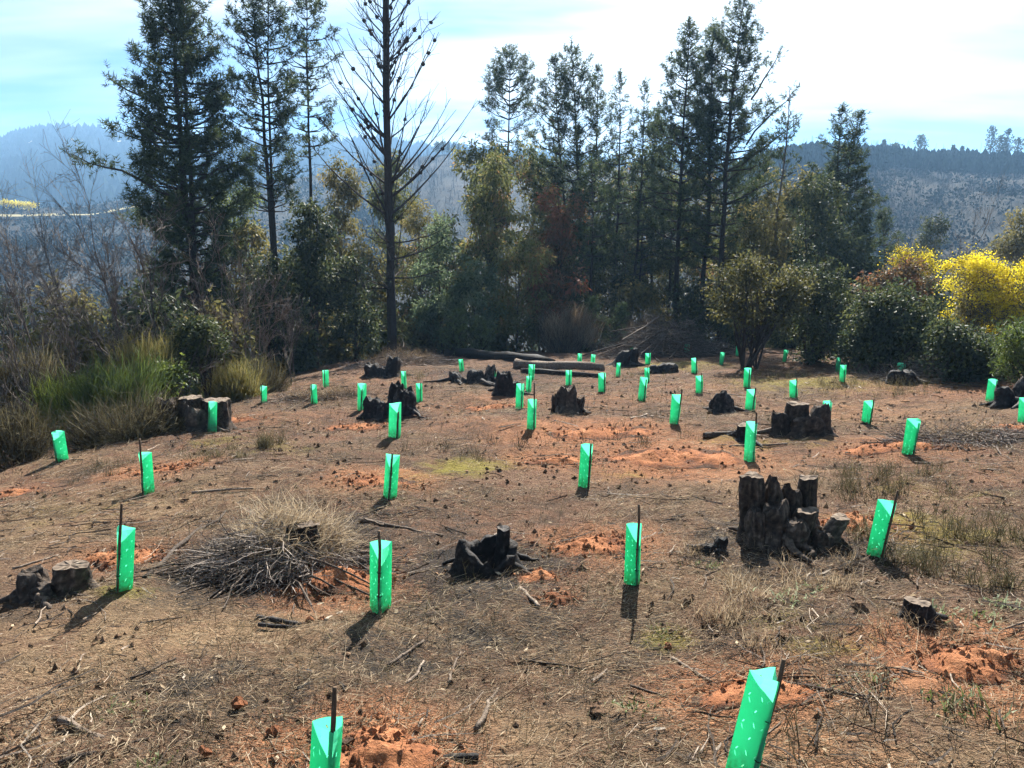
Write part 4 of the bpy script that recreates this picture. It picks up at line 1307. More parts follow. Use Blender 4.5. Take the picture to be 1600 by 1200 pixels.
# undergrowth closing the gaps under the trees
for q, (px, d_, box, mt, lab) in enumerate((
        (330, 27, (270, 420, 400, 570), 'dark_leaf', 'dark undergrowth at the foot of the large dense pine'),
        (395, 33, (350, 340, 440, 480), 'olive_leaf', 'olive undergrowth between the dense pine and the twin stemmed pine'),
        (468, 34, (430, 350, 500, 480), 'dark_leaf', 'dark undergrowth behind the thin trunks left of the dead pine'),
        (575, 33, (545, 370, 612, 520), 'olive_leaf', 'olive undergrowth right behind the dead pine trunk on its left'),
        (640, 33, (612, 410, 668, 545), 'euc', 'dark undergrowth right of the dead pine trunk'),
        (700, 38, (660, 320, 735, 470), 'euc', 'olive green undergrowth behind the pale bluish eucalyptus'),
        (845, 36, (800, 300, 900, 450), 'olive_leaf', 'dark undergrowth between the big olive and the rusty topped eucalyptus'),
        (860, 31, (820, 420, 915, 520), 'red_leaf', 'brownish undergrowth at the foot of the rusty topped eucalyptus'),
        (930, 41, (880, 280, 980, 420), 'euc', 'dim undergrowth high behind the slim trunks'),
        (1000, 42, (950, 330, 1050, 470), 'euc', 'dim undergrowth deep between the slim trunks, centre right'),
        (1120, 38, (1060, 330, 1180, 470), 'euc', 'dim undergrowth behind the trunks of the three tallest pines'),
        (1180, 36, (1120, 380, 1240, 500), 'olive_leaf', 'dim undergrowth behind the multi stemmed shrub on its left'),
        (1350, 32, (1300, 360, 1400, 470), 'dark_leaf', 'dark undergrowth between the two tipped pine and the reddish leaves'),
        (230, 27, (170, 420, 290, 560), 'dark_leaf', 'dark undergrowth low on the slope left of the dense pine'),
        (120, 28, (50, 440, 190, 580), 'olive_leaf', 'dull undergrowth on the slope behind the bare trees at left'),
        (20, 27, (-60, 450, 80, 590), 'dark_leaf', 'dark undergrowth on the slope at the left edge'),
        (1430, 30, (1390, 420, 1480, 500), 'dark_leaf', 'dark undergrowth left of the yellow blossom'),
        (905, 45, (860, 330, 960, 470), 'olive_leaf', 'olive haze of leaves behind the slim pine trunks, left part'),
        (985, 47, (930, 250, 1050, 400), 'euc', 'olive haze of leaves behind the slim pine trunks, right part'),
        (1090, 45, (1030, 260, 1160, 420), 'olive_leaf', 'olive haze of leaves behind the three tallest pines'),
        (1200, 45, (1150, 330, 1260, 460), 'euc', 'olive haze of leaves right of the three tallest pines'),
        (865, 38, (800, 430, 930, 560), 'dark_leaf', 'dark low foliage closing the view right of the big olive eucalyptus'),
        (950, 38, (890, 430, 1010, 560), 'olive_leaf', 'low olive foliage under the slim pine trunks'),
        (1060, 39, (1000, 430, 1120, 560), 'dark_leaf', 'dark low foliage under the three tallest pines'),
        (1150, 38, (1090, 430, 1200, 560), 'olive_leaf', 'low olive foliage left behind the multi stemmed shrub'),
        (560, 38, (500, 440, 620, 580), 'olive_leaf', 'low olive foliage behind the dead pine on its left'),
        (700, 38, (640, 440, 760, 580), 'dark_leaf', 'dark low foliage behind the pale bluish eucalyptus'),
        (1530, 25.5, (1480, 470, 1600, 570), 'olive_leaf', 'olive foliage under the yellow blossom at the right'),
        (1440, 26, (1400, 470, 1500, 560), 'dark_leaf', 'dark foliage behind the widest dark bush, left of the yellow blossom'),
        (445, 26, (400, 490, 490, 575), 'dark_leaf', 'low dark bush behind the bare sapling'),
        (830, 43, (795, 215, 870, 330), 'euc', 'pale olive tree top left of the bushy many tipped pine'),
        (1020, 46, (960, 215, 1080, 340), 'euc', 'dim olive tree tops between the slim pines and the tallest ones'),
        (750, 41, (705, 210, 800, 300), 'euc', 'wispy pale top behind the big olive eucalyptus'),
        (1230, 40, (1190, 250, 1290, 350), 'olive_leaf', 'dim tree between the tallest pines and the two tipped pine'),
        (515, 29, (470, 480, 560, 565), 'olive_leaf', 'low olive bush left of the shaded young pine'),
        (590, 31, (545, 480, 640, 560), 'euc', 'low dark bush behind the base of the dead pine'),
        (680, 32, (630, 480, 730, 560), 'olive_leaf', 'low olive bush behind the two rounded young pines'),
        (770, 32, (720, 470, 820, 555), 'euc', 'low dark bush at the foot of the big olive eucalyptus'),
        (900, 34, (840, 450, 960, 540), 'dark_leaf', 'low dark bush behind the dry grass bank'),
        (1000, 35, (940, 440, 1060, 530), 'olive_leaf', 'low dark bush behind the brush pile on its left'),
        (1100, 34, (1040, 440, 1150, 530), 'dark_leaf', 'low dark bush behind the brush pile on its right'),
        (340, 22, (290, 470, 390, 590), 'olive_leaf', 'low olive bush behind the rusty leafless shrubs'),
        (250, 20, (190, 460, 300, 590), 'dark_leaf', 'low dark bush behind the olive broom shrub'),
        (90, 20, (20, 480, 170, 620), 'olive_leaf', 'low dull bush behind the bright green broom'),
        (1230, 30, (1190, 460, 1300, 560), 'dark_leaf', 'low dark bush filling the gap behind the multi stemmed shrub'))):
    b = foot(px, d_)
    x0, y0, x1, y1 = box
    h_ = y1 - y0
    leafy('undergrowth_bush', b, env(b, [(x0, y0, x1, y1), (x0 + 15, y0 + h_ * 0.45, x1 + 10, y1 + h_ * 0.3)]), 2500, 0.24, 0.09, mt, 350 + q, lab, 'bush', UG, 0.4, 70, 0.42, 3, 0.04, limbs=18)

# young pines in front of the trees
YG = 'young pines at the foot of the treeline'
for q, (px, py, top, rad, lab) in enumerate(((640, 552, 470, 0.55, 'pale green young pine at the foot of the dead pine'), (716, 556, 492, 0.6, 'rounded young pine before the pale bluish eucalyptus'),
                                             (748, 556, 505, 0.5, 'small young pine between two larger ones'), (830, 548, 492, 0.75, 'widest young pine beside the dry grass bank'),
                                             (925, 520, 470, 0.6, 'young pine behind the dry grass bank'), (975, 515, 480, 0.55, 'young pine left of the brush pile'), (545, 560, 500, 0.6, 'shaded young pine left of the dead pine'))):
    b = np.array(hit(px, py, False)) if py > 540 else foot(px, 30)
    t_ = tip(b, px, top)
    pine('young_pine', b, [t_], lab, cone_profile(rad, 0.0, 0.25, 0.8), 0.06, 400 + q, 0.13, 5, 1.0, 0.025, 0.9, 0.22, 0, 'young', (), YG, 16)

# ---------------------------------------------------------------- bare trees and shrubs on the left slope
BG = 'leafless trees on the left slope'


def bare(name, base, tipv, r, seed, label, mat='twig_grey', maxlev=3, kids=(6, 9), spread=0.55, cat='bare tree', stems=1, tint=0.35, group=BG):
    rg = rnd(seed)
    e = empty(name, tuple(base), label, cat, group)
    g = Geo()
    tipv = np.asarray(tipv) * (0.78 if name != 'sapling' else 1.0)
    L = np.linalg.norm(tipv)
    for s in range(stems):
        d = norm(np.asarray(tipv, float) / L + (0.28 * rg.standard_normal(3) * np.array([1, 1, 0.2]) if s else 0))
        bare_tree(g, (0.1 * s * rg.standard_normal(), 0.1 * s * rg.standard_normal(), -0.2), d, L * (1 if s == 0 else 0.65 + 0.3 * rg.random()), r * (1 if s == 0 else 0.7), rg, 0, maxlev, spread, 0.25, kids, tint, 0.045)
    if stems == 1:
        g.build('branches', M[mat], e)
    else:
        g.build('stems', M[mat], e)
    return e


for q, (px, d, tx, ty, r, lab, mat, st) in enumerate((
        (70, 17, 20, 330, 0.055, 'leafless tree leaning left at the far left, thin dark trunk', 'twig_grey', 1),
        (205, 19, 120, 300, 0.07, 'tallest leafless tree, trunk curving left below the dense pine', 'twig_grey', 1),
        (140, 22, 105, 330, 0.05, 'slim upright leafless tree between the two leaning ones', 'twig_grey', 1),
        (25, 21, -10, 350, 0.05, 'leafless tree cut by the left edge', 'twig_grey', 1),
        (250, 15.5, 195, 330, 0.06, 'leafless tree with pale twigs in front of the dense pine', 'twig_grey', 1),
        (215, 14.5, 170, 395, 0.035, 'leafless shrub with many grey stems above the green broom', 'twig_grey', 4),
        (110, 16, 90, 420, 0.03, 'leafless shrub with many stems at the left, behind the green broom', 'twig_grey', 4),
        (300, 17, 290, 400, 0.03, 'leafless pale twiggy shrub above the long burnt stump', 'twig_grey', 4),
        (375, 18, 372, 370, 0.035, 'rusty pink leafless shrub of many upright stems', 'twig_red', 4),
        (345, 20, 340, 360, 0.03, 'rusty leafless shrub behind the pinker one', 'twig_red', 4),
        (40, 13, 20, 500, 0.025, 'low leafless shrub at the far left edge of the clearing', 'twig_grey', 5),
        (0, 15, -30, 420, 0.03, 'leafless grey shrub half outside the left edge', 'twig_grey', 4),
        (175, 24, 160, 330, 0.05, 'leafless tree deep in the thicket left of the dense pine', 'twig_grey', 2),
        (455, 23, 440, 420, 0.03, 'leafless shrub in the shade behind the bare sapling', 'twig_grey', 3),
        (60, 26, 50, 340, 0.05, 'leafless twin tree low on the left slope', 'twig_grey', 2))):
    b = foot(px, d)
    t_ = tip(b, tx, ty)
    r *= 0.62
    bare('bare_tree' if st == 1 else 'bare_shrub', b, t_, r, 500 + q, lab, mat, 3, (7, 10) if st < 3 else (4, 7), 0.6 if st == 1 else 0.5, 'bare tree' if st == 1 else 'bare shrub', st, 0.32)
b = np.array(hit(455, 602, False))
bare('sapling', b, tip(b, 452, 480), 0.022, 540, 'small leafless sapling standing alone in the left clearing', 'twig_grey', 3, (5, 8), 0.6, 'sapling')
b = foot(1205, 27)
bare('bare_tree', foot(1545, 36), tip(foot(1545, 36), 1530, 330), 0.05, 541, 'leafless tree above the yellow blossom', 'twig_grey', 3, (6, 9), 0.6, 'bare tree', 2)
bare('bare_tree', foot(1500, 40), tip(foot(1500, 40), 1498, 350), 0.05, 542, 'leafless tree behind the yellow blossom on its left', 'twig_grey', 3, (6, 9), 0.6, 'bare tree', 2)


def sprig_bush(name, base, boxes, n, mat, seed, label, cat, L=0.5, wd=0.012, group=None, up=1.0, bend=0.35, tint0=0.5, extra=None):
    """broom-like shrub: many thin upright sprays"""
    rg = rnd(seed)
    e = empty(name, tuple(base), label, cat, group)
    B = np.array(env(base, boxes))
    vol = (B[:, 3] * B[:, 5])
    k = 40
    pk = rg.choice(len(B), k, p=vol / vol.sum())
    C = B[pk, :3] + norm(rg.standard_normal((k, 3))) * B[pk, 3:6] * (rg.random((k, 1)) ** 0.5) * 0.85
    ci = rg.integers(0, k, n)
    P = C[ci] + rg.standard_normal((n, 3)) * 0.16
    zg = H(base[0] + P[:, 0], base[1] + P[:, 1], False) - base[2]
    P[:, 2] = np.maximum(P[:, 2] - L * 0.6, zg)
    root = np.array([0, 0, -0.3])
    D = norm(P - B[:, :3].mean(0) * np.array([1, 1, 0])) * 0.5 + 0.25 * rg.standard_normal((n, 3)) + np.array([0, 0, up])
    g = Geo()
    T = np.clip(tint0 + 0.2 * rg.standard_normal(k)[ci] + 0.15 * rg.standard_normal(n), 0, 1)
    blades(g, P, D, L * (0.5 + 0.9 * rg.random(n)), wd, rg, T, bend, 2)
    g.build('foliage', M[mat], e)
    gt = Geo()
    for c in C[:26]:
        z0 = float(H(base[0] + c[0] * 0.5, base[1] + c[1] * 0.5, False) - base[2])
        tube(gt, jitter_line((c[0] * 0.5, c[1] * 0.5, z0 - 0.05), c, 5, 0.03, rg), np.linspace(0.014, 0.004, 5), 4, 0.4, cap=False)
    gt.build('stems', M['twig_grey'], e)
    return e


b = foot(150, 13.2)
sprig_bush('broom_shrub', b, [(55, 575, 150, 690), (95, 550, 200, 680), (150, 545, 262, 675), (60, 620, 240, 700)], 12000, 'broom', 560, 'bright green broom shrub at the left clearing edge', 'shrub', 0.42, 0.011, UG, tint0=0.44)
b = foot(205, 14.5)
sprig_bush('broom_shrub', b, [(180, 520, 270, 600), (170, 560, 260, 640)], 5000, 'olive_leaf', 561, 'olive broom shrub right behind the bright green one', 'shrub', 0.42, 0.011, UG, tint0=0.7)
b = foot(30, 13.5)
sprig_bush('broom_shrub', b, [(-60, 580, 60, 660), (-20, 560, 100, 640)], 6000, 'weed', 562, 'brown dry shrub at the far left edge', 'shrub', 0.45, 0.010, UG, tint0=0.35)
b = foot(10, 10.8)
sprig_bush('grass_clump', b, [(-120, 650, 30, 720), (-20, 640, 95, 690), (20, 655, 80, 700)], 5000, 'weed', 563, 'long grey green grass on the slope edge at left', 'grass clump', 0.4, 0.008, UG, tint0=0.25, up=0.7, bend=0.6)
b = foot(210, 11.2)
sprig_bush('grass_clump', b, [(120, 640, 200, 690), (180, 625, 262, 672)], 3500, 'weed', 564, 'long pale grass below the bright green broom', 'grass clump', 0.4, 0.008, UG, tint0=0.28, up=0.6, bend=0.7)
b = foot(312, 15.5)
leafy('broadleaf_bush', b, env(b, [(262, 505, 360, 590), (275, 488, 345, 560)]), 6000, 0.07, 0.045, 'dark_leaf', 565, 'dark leafy bush behind the long burnt stump', 'bush', UG, 0.2, 70, 0.24, 5, 0.025, limbs=20, tint0=0.6)
b = foot(262, 14.2)
leafy('broadleaf_bush', b, env(b, [(240, 560, 290, 618)]), 2500, 0.06, 0.04, 'broom', 566, 'small light green leafy bush left of the dark leafy one', 'bush', UG, 0.2, 40, 0.2, 4, 0.02, limbs=14, tint0=0.4)
b = foot(365, 15.8)
sprig_bush('broom_shrub', b, [(335, 565, 400, 632)], 3500, 'olive_leaf', 567, 'olive shrub right of the long burnt stump', 'shrub', 0.35, 0.010, UG, tint0=0.6)
b = foot(405, 17)
sprig_bush('grass_clump', b, [(380, 560, 440, 625)], 3000, 'weed', 568, 'dry grass hiding a guard at the left thicket', 'grass clump', 0.4, 0.009, UG, tint0=0.5)
b = foot(875, 29.5)
sprig_bush('grass_clump', b, [(835, 488, 900, 545), (870, 480, 935, 540)], 5000, 'straw', 569, 'bank of tall dry reddish grass before the slim trunks', 'grass clump', 0.7, 0.014, UG, tint0=0.45)
b = foot(1020, 31)
sprig_bush('grass_clump', b, [(950, 495, 1040, 545)], 3500, 'straw', 570, 'dry grass behind the left side of the brush pile', 'grass clump', 0.6, 0.014, UG, tint0=0.4)


# ---------------------------------------------------------------- stumps
def lump(g, c, r, hgt, seed, tilt=(0, 0), flare=0.35, jag=0.10, n=30, m=14, tint=(0.25, 0.6), knob=False, rough=0.30):
    """one rough stump stem; returns the ring of its top"""
    rg = rnd(seed)
    a = np.linspace(0, 2 * np.pi, n, endpoint=False)
    z = np.linspace(-0.12, 1, m)
    ph = rg.random(4) * 6.28
    V = np.zeros((m, n, 3))
    T = np.zeros((m, n))
    ca, sa = np.cos(a), np.sin(a)
    jg = jag * (vnoise3(np.stack([ca * 1.7 + seed, sa * 1.7, 0 * a + 3], -1)) * 2.4 + vnoise3(np.stack([ca * 4 + seed, sa * 4, 0 * a + 9], -1)) * 0.6 + 0.05 * rg.standard_normal(n))
    t0 = rg.uniform(*tint)
    for i, t in enumerate(z):
        fl = 1 + flare * max(0, 1 - max(t, 0) * 2.2) ** 2 * (1 + 0.5 * np.sin(4 * a + ph[0]) + 0.35 * np.sin(7 * a + ph[1]))
        rr = r * fl * (1 + 0.14 * np.sin(2 * a + ph[2]) + 0.10 * np.sin(3 * a + ph[3])) * (1 - 0.14 * t)
        f1 = vnoise3(np.stack([ca * 2.2 + seed, sa * 2.2, 0 * a + t * 1.6], -1))
        f2 = vnoise3(np.stack([ca * 7 + seed, sa * 7, 0 * a + t * 1.4], -1))
        f3 = vnoise3(np.stack([ca * 9, sa * 9 + seed, 0 * a + t * 7], -1))
        rr = rr * (1 + rough * (1.3 * f1 + 0.28 * f2 + 0.45 * f3))
        if knob and t > 0.7:
            rr = rr * (1 - 0.26 * ((t - 0.7) / 0.3) ** 2)
        p = np.stack([ca * rr, sa * rr, np.full(n, t * hgt)], -1)
        p += 0.02 * r * rg.standard_normal(p.shape)
        if t > 0.55:
            p[:, 2] += jg * hgt * (t - 0.55) / 0.45
        p[:, 0] += tilt[0] * t * hgt
        p[:, 1] += tilt[1] * t * hgt
        V[i] = p + np.asarray(c)
        T[i] = t0 + 0.45 * f2 + 0.5 * f3
    i = np.arange(m - 1)[:, None] * n
    j = np.arange(n)[None]
    k = (j + 1) % n
    Q = np.stack([i + j, i + k, i + n + k, i + n + j], -1).reshape(-1, 4)
    g.add(V, None, Q, np.clip(T + 0.08 * rg.standard_normal(T.shape), 0, 1).ravel())
    return V[-1]


def cap(g, ring, seed, drop=0.0, tint=0.5):
    rg = rnd(seed)
    n = len(ring)
    c = ring.mean(0)
    mid = c + (ring - c) * 0.55 + np.array([0, 0, -drop]) + 0.05 * rg.standard_normal((n, 3)) * np.linalg.norm(ring[0] - c) * 0.5
    V = np.concatenate([ring, mid, [c + np.array([0, 0, -drop])]])
    j = np.arange(n)
    k = (j + 1) % n
    g.add(V, np.stack([n + j, n + k, np.full(n, 2 * n)], -1), np.stack([j, k, n + k, n + j], -1), np.clip(tint + 0.1 * rg.standard_normal(2 * n + 1), 0, 1))


def stump(px, py, label, stems, seed, mat='char', roots=4, root_l=0.35, group='old tree stumps over the clearing', name='tree_stump', tints=(0.1, 0.35)):
    """stems: (dx, dy, radius, height, tilt x, sawn?) in metres relative to the ground point seen at (px, py)"""
    x, y, z = hit(px, py, False)
    e = empty(name, (x, y, z), label, 'stump', group)
    rg = rnd(seed)
    for q, (dx, dy, r, h, tl, sawn) in enumerate(stems):
        g = Geo()
        z0 = float(H(x + dx, y + dy, False)) - z
        ring = lump(g, (dx, dy, z0), r, h, seed * 7 + q, (tl, 0.05 * rg.standard_normal()), 0.35 if h > r else 0.15, 0.04 if sawn else 0.15, tint=tints, knob=not sawn)
        if not sawn:
            cap(g, ring, seed + q, 0.06 * h, 0.2)
        st = g.build('stem', M[mat], e, True)
        if sawn:
            gc = Geo()
            cap(gc, ring, seed + q, 0.0, 0.5)
            gc.build('sawn_top', M['cut'], st)
    bx = np.array([s[0] for s in stems])
    for q in range(roots):
        a = rg.random() * 6.28
        s = stems[rg.integers(len(stems))]
        L = root_l * (0.6 + 0.8 * rg.random())
        p0 = np.array([s[0] + s[2] * 0.5 * math.cos(a), s[1] + s[2] * 0.5 * math.sin(a)])
        p1 = p0 + L * np.array([math.cos(a), math.sin(a)]) + s[2] * 0.6 * np.array([math.cos(a), math.sin(a)])
        P = []
        for t in np.linspace(0, 1, 6):
            p = p0 + (p1 - p0) * t + 0.02 * rg.standard_normal(2)
            P.append((p[0], p[1], float(H(x + p[0], y + p[1], False)) - z + (0.35 * s[3] * (1 - t) ** 2) + 0.015))
        g = Geo()
        tube(g, P, np.linspace(0.26 * s[2] + 0.015, 0.012, 6), 6, 0.35 + 0.2 * rg.random(), rough=0.12, rg=rg)
        g.build('root', M[mat], e, True)
    return e


stump(1232, 845, 'largest stump cluster, several sawn stems on one dark gnarled base', [(-0.215, 0.12, 0.085, 0.46, -0.06, True), (-0.10, 0.14, 0.085, 0.40, 0.04, False), (0.03, 0.15, 0.08, 0.34, 0.08, False), (0.19, 0.20, 0.068, 0.40, 0.0, True), (-0.10, 0.0, 0.11, 0.29, -0.05, False), (0.10, 0.02, 0.085, 0.22, 0.1, True), (0.24, -0.04, 0.075, 0.17, 0.6, True), (-0.23, -0.02, 0.075, 0.23, -0.1, False), (0.01, -0.10, 0.09, 0.17, 0.0, False), (0.16, -0.13, 0.07, 0.10, 0.2, False)], 601, 'wood', 8, 0.2, tints=(0.10, 0.42))
stump(72, 935, 'small pair of stumps in the left foreground, grey sawn top', [(-0.08, 0.03, 0.105, 0.17, -0.1, False), (0.12, 0.05, 0.10, 0.19, 0.15, True), (0.02, -0.05, 0.08, 0.10, 0, False)], 602, 'wood', 5, 0.15, tints=(0.12, 0.35))
stump(303, 672, 'long low burnt stump with grey bark at the left thicket', [(-0.38, 0.1, 0.20, 0.46, -0.05, False), (-0.05, 0.15, 0.22, 0.50, 0.0, True), (0.30, 0.1, 0.24, 0.48, 0.08, True), (0.1, -0.1, 0.2, 0.36, 0, False)], 603, 'wood', 6, 0.3, tints=(0.05, 0.28))
stump(598, 590, 'ragged burnt stump behind the twin stumps, before the dry grass heap', [(-0.2, 0, 0.22, 0.34, -0.2, False), (0.2, 0.1, 0.22, 0.48, 0.2, False), (0.0, -0.1, 0.15, 0.25, 0, False)], 604, 'char', 6, 0.4)
stump(612, 648, 'twin burnt stumps with a hollow between them', [(-0.28, 0.08, 0.17, 0.30, -0.2, False), (0.20, 0.0, 0.17, 0.42, 0.1, False), (0.02, 0.15, 0.12, 0.50, 0.15, False), (-0.08, -0.12, 0.14, 0.24, 0, False)], 605, 'char', 6, 0.3)
stump(786, 617, 'tall upright burnt stump in the middle distance', [(0.0, 0.0, 0.17, 0.44, 0.05, False), (0.18, 0.05, 0.10, 0.24, 0.2, False)], 606, 'char', 5, 0.35)
stump(735, 600, 'scattered burnt roots and low stump left of the tall burnt one', [(-0.3, 0.1, 0.16, 0.26, -0.3, False), (0.1, 0, 0.20, 0.32, 0.1, False), (0.4, 0.1, 0.14, 0.42, 0.2, False)], 607, 'char', 9, 0.6, tints=(0.3, 0.7))
stump(886, 645, 'upright dark stump with a knobbed top near the centre', [(0.0, 0.0, 0.17, 0.44, 0.02, False), (-0.14, 0.02, 0.09, 0.30, -0.15, False), (0.16, 0.02, 0.10, 0.24, 0.2, False)], 608, 'wood', 5, 0.2, tints=(0.05, 0.25))
stump(1035, 583, 'pair of low charred lumps behind the leaning guard', [(-0.2, 0.0, 0.16, 0.20, 0, False), (0.15, 0.0, 0.24, 0.24, 0.1, False)], 609, 'char', 2, 0.3)
stump(975, 572, 'tilted charred stump below the brush pile', [(-0.05, 0, 0.26, 0.42, 0.35, False), (0.2, 0, 0.18, 0.48, 0.2, False)], 610, 'char', 3, 0.4)
stump(1128, 644, 'small round dark stump left of the weedy stump cluster', [(0.0, 0.0, 0.13, 0.30, 0.0, False), (-0.10, 0, 0.08, 0.18, -0.1, False), (0.11, 0, 0.08, 0.20, 0.1, False)], 611, 'char', 4, 0.25, tints=(0.2, 0.6))
stump(1252, 680, 'weedy stump cluster overgrown with green, beside a guard', [(-0.25, 0.05, 0.12, 0.30, -0.2, False), (-0.05, 0.1, 0.15, 0.42, 0.0, True), (0.22, 0.0, 0.16, 0.38, 0.05, False), (0.05, -0.1, 0.18, 0.26, 0, False)], 612, 'wood', 5, 0.3, tints=(0.1, 0.35))
stump(1162, 688, 'low squared dark stump left of the guard behind the largest stump', [(0.0, 0.0, 0.12, 0.20, 0.05, True)], 613, 'char', 3, 0.25)
stump(1431, 972, 'small dark sawn stump in the right foreground', [(0.0, 0.0, 0.065, 0.12, -0.05, True)], 614, 'char', 2, 0.1)
stump(1410, 598, 'low dark stump hiding a guard foot at right', [(0.0, 0.0, 0.24, 0.24, 0, False)], 615, 'char', 3, 0.3)
stump(1592, 632, 'grey burnt stump heap cut by the right edge', [(-0.2, 0, 0.16, 0.30, -0.2, False), (0.1, 0, 0.2, 0.40, 0.1, False), (0.35, 0, 0.2, 0.35, 0.1, True)], 616, 'char', 7, 0.4, tints=(0.25, 0.65))
stump(1120, 862, 'little burnt knob of wood left of the largest stump cluster', [(0.0, 0.0, 0.055, 0.10, 0.3, False), (-0.05, 0.0, 0.05, 0.06, 0, False)], 617, 'char', 2, 0.1)
stump(1090, 553, 'tiny charred stump at the right foot of the brush pile', [(0.0, 0.0, 0.2, 0.34, 0, False), (0.3, 0, 0.12, 0.2, 0, False)], 618, 'char', 2, 0.3)
stump(1345, 585, 'pale broken stump below the dark thicket', [(0.0, 0.0, 0.16, 0.24, 0, True), (0.35, 0, 0.12, 0.18, 0.1, False)], 619, 'wood', 3, 0.3)
stump(1440, 578, 'pale broken stump at the right end of the dark thicket', [(0.0, 0.0, 0.18, 0.22, 0, True), (-0.3, 0, 0.12, 0.15, 0.1, False)], 620, 'wood', 4, 0.4)


def hollow_stump():
    """burnt out stump: a broken ring wall, high at the back right and low in front"""
    x, y, z = hit(762, 888, False)
    e = empty('tree_stump', (x, y, z), 'hollow charcoal black stump with a broken rim, centre foreground', 'stump', 'old tree stumps over the clearing')
    rg = rnd(640)
    n, m = 44, 8
    a = np.linspace(0, 2 * np.pi, n, endpoint=False)
    hgt = np.interp(a, R(np.array([0, 35, 60, 75, 100, 130, 150, 180, 215, 250, 290, 330, 360])) if False else np.radians([0, 35, 60, 75, 100, 130, 150, 180, 215, 250, 290, 330, 360]),
                    [0.17, 0.20, 0.22, 0.20, 0.16, 0.14, 0.19, 0.22, 0.20, 0.12, 0.07, 0.12, 0.17]) * 0.92 + 0.012 * rg.standard_normal(n)
    rx, ry = 0.20, 0.15
    g = Geo()
    V = []
    for t in np.linspace(-0.2, 1, m):
        rr = 1.12 - 0.10 * t + 0.10 * max(0, 1 - t * 2) ** 2
        p = np.stack([rx * rr * np.cos(a), ry * rr * np.sin(a), hgt * t], -1)
        p *= 1 + 0.14 * vnoise3(p * 16)[:, None]
        V.append(p + 0.005 * rg.standard_normal(p.shape))
    for t in np.linspace(1, 0.05, m):
        w = 0.78 - 0.35 * (1 - t)
        p = np.stack([rx * w * np.cos(a), ry * w * np.sin(a), np.where(t > 0.95, hgt * (0.93 + 0.07 * rg.random(n)), hgt * t * 0.9)], -1)
        p *= 1 + 0.16 * vnoise3(p * 20 + 5)[:, None]
        V.append(p + 0.004 * rg.standard_normal(p.shape))
    V = np.concatenate(V + [np.array([[0, 0, 0.0]])])
    M2 = 2 * m
    i = np.arange(M2 - 1)[:, None] * n
    j = np.arange(n)[None]
    k = (j + 1) % n
    Q = np.stack([i + j, i + k, i + n + k, i + n + j], -1).reshape(-1, 4)
    jj = np.arange(n)
    T = np.stack([(M2 - 1) * n + jj, (M2 - 1) * n + (jj + 1) % n, np.full(n, M2 * n)], -1)
    g.add(V, T, Q, np.clip(0.24 + 0.12 * rg.standard_normal(len(V)), 0, 1))
    g.build('burnt_shell', M['char'], e, True)
    g = Geo()
    ring = lump(g, (0.10, 0.07, 0), 0.060, 0.27, 641, (0.05, 0), 0.7, 0.03, tint=(0.2, 0.3), rough=0.2)
    cap(g, ring, 641, 0.01, 0.45)
    g.build('burnt_horn', M['char'], e, True)
    for q, (x0, y0, x1, y1, r) in enumerate(((0.15, -0.05, 0.36, -0.12, 0.02), (-0.1, 0.0, -0.32, 0.05, 0.018), (0.16, 0.08, 0.36, 0.12, 0.018))):
        g = Geo()
        P = jitter_line((x0, y0, 0.07), (x1, y1, 0.01), 6, 0.008, rg)
        tube(g, P, np.linspace(r * 1.6, r * 0.6, 6), 6, 0.3, rough=0.1, rg=rg)
        g.build('root', M['char'], e, True)


hollow_stump()

# ---------------------------------------------------------------- logs and fallen branches
FG = 'fallen branches on the ground'


def log(p0, p1, r0, r1, label, mat='wood', seed=0, name='fallen_log', cat='log', group='fallen logs at the back of the clearing', tint=0.4, lift=0.0, n=9, wig=0.015, sides=10, forks=0, rough=0.10):
    """a stick or log lying between two spots of the photograph"""
    rg = rnd(seed)
    A, B = np.array(hit(*p0, False)), np.array(hit(*p1, False))
    n = max(5, n)
    L = np.linalg.norm(B - A)
    P = jitter_line(A, B, n, wig * L / 3, rg)
    rad = np.linspace(r0, r1, n)
    P[:, 2] = H(P[:, 0], P[:, 1], False) + rad * 0.6 + lift
    org = P[0].copy()
    e = None
    g = Geo()
    tube(g, P - org, rad, sides, np.clip(tint + 0.0, 0, 1), rough=rough, rg=rg)
    if forks or r0 > 0.09:
        e = empty(name, tuple(org), label, cat, group)
        g.build('trunk' if r0 > 0.09 else 'stick', M[mat], e, True)
        for _ in range(forks):
            g2 = Geo()
            k = rg.integers(1, n - 1)
            d = norm((P[-1] - P[0])) + 0.8 * rg.standard_normal(3) * np.array([1, 1, 0.2]) + np.array([0, 0, 0.12])
            Lf = L * (0.15 + 0.25 * rg.random())
            q = P[k] - org
            tube(g2, jitter_line(q, q + norm(d) * Lf, 5, 0.012 * L / 2, rg), np.linspace(rad[k] * 0.55, rad[k] * 0.2 + 0.001, 5), 5, tint + 0.1, rough=0.08, rg=rg)
            g2.build('side_twig', M[mat], e, True)
    else:
        e = tag(g.build(name, M[mat], None, True, tuple(org)), label, cat, group)
    return e


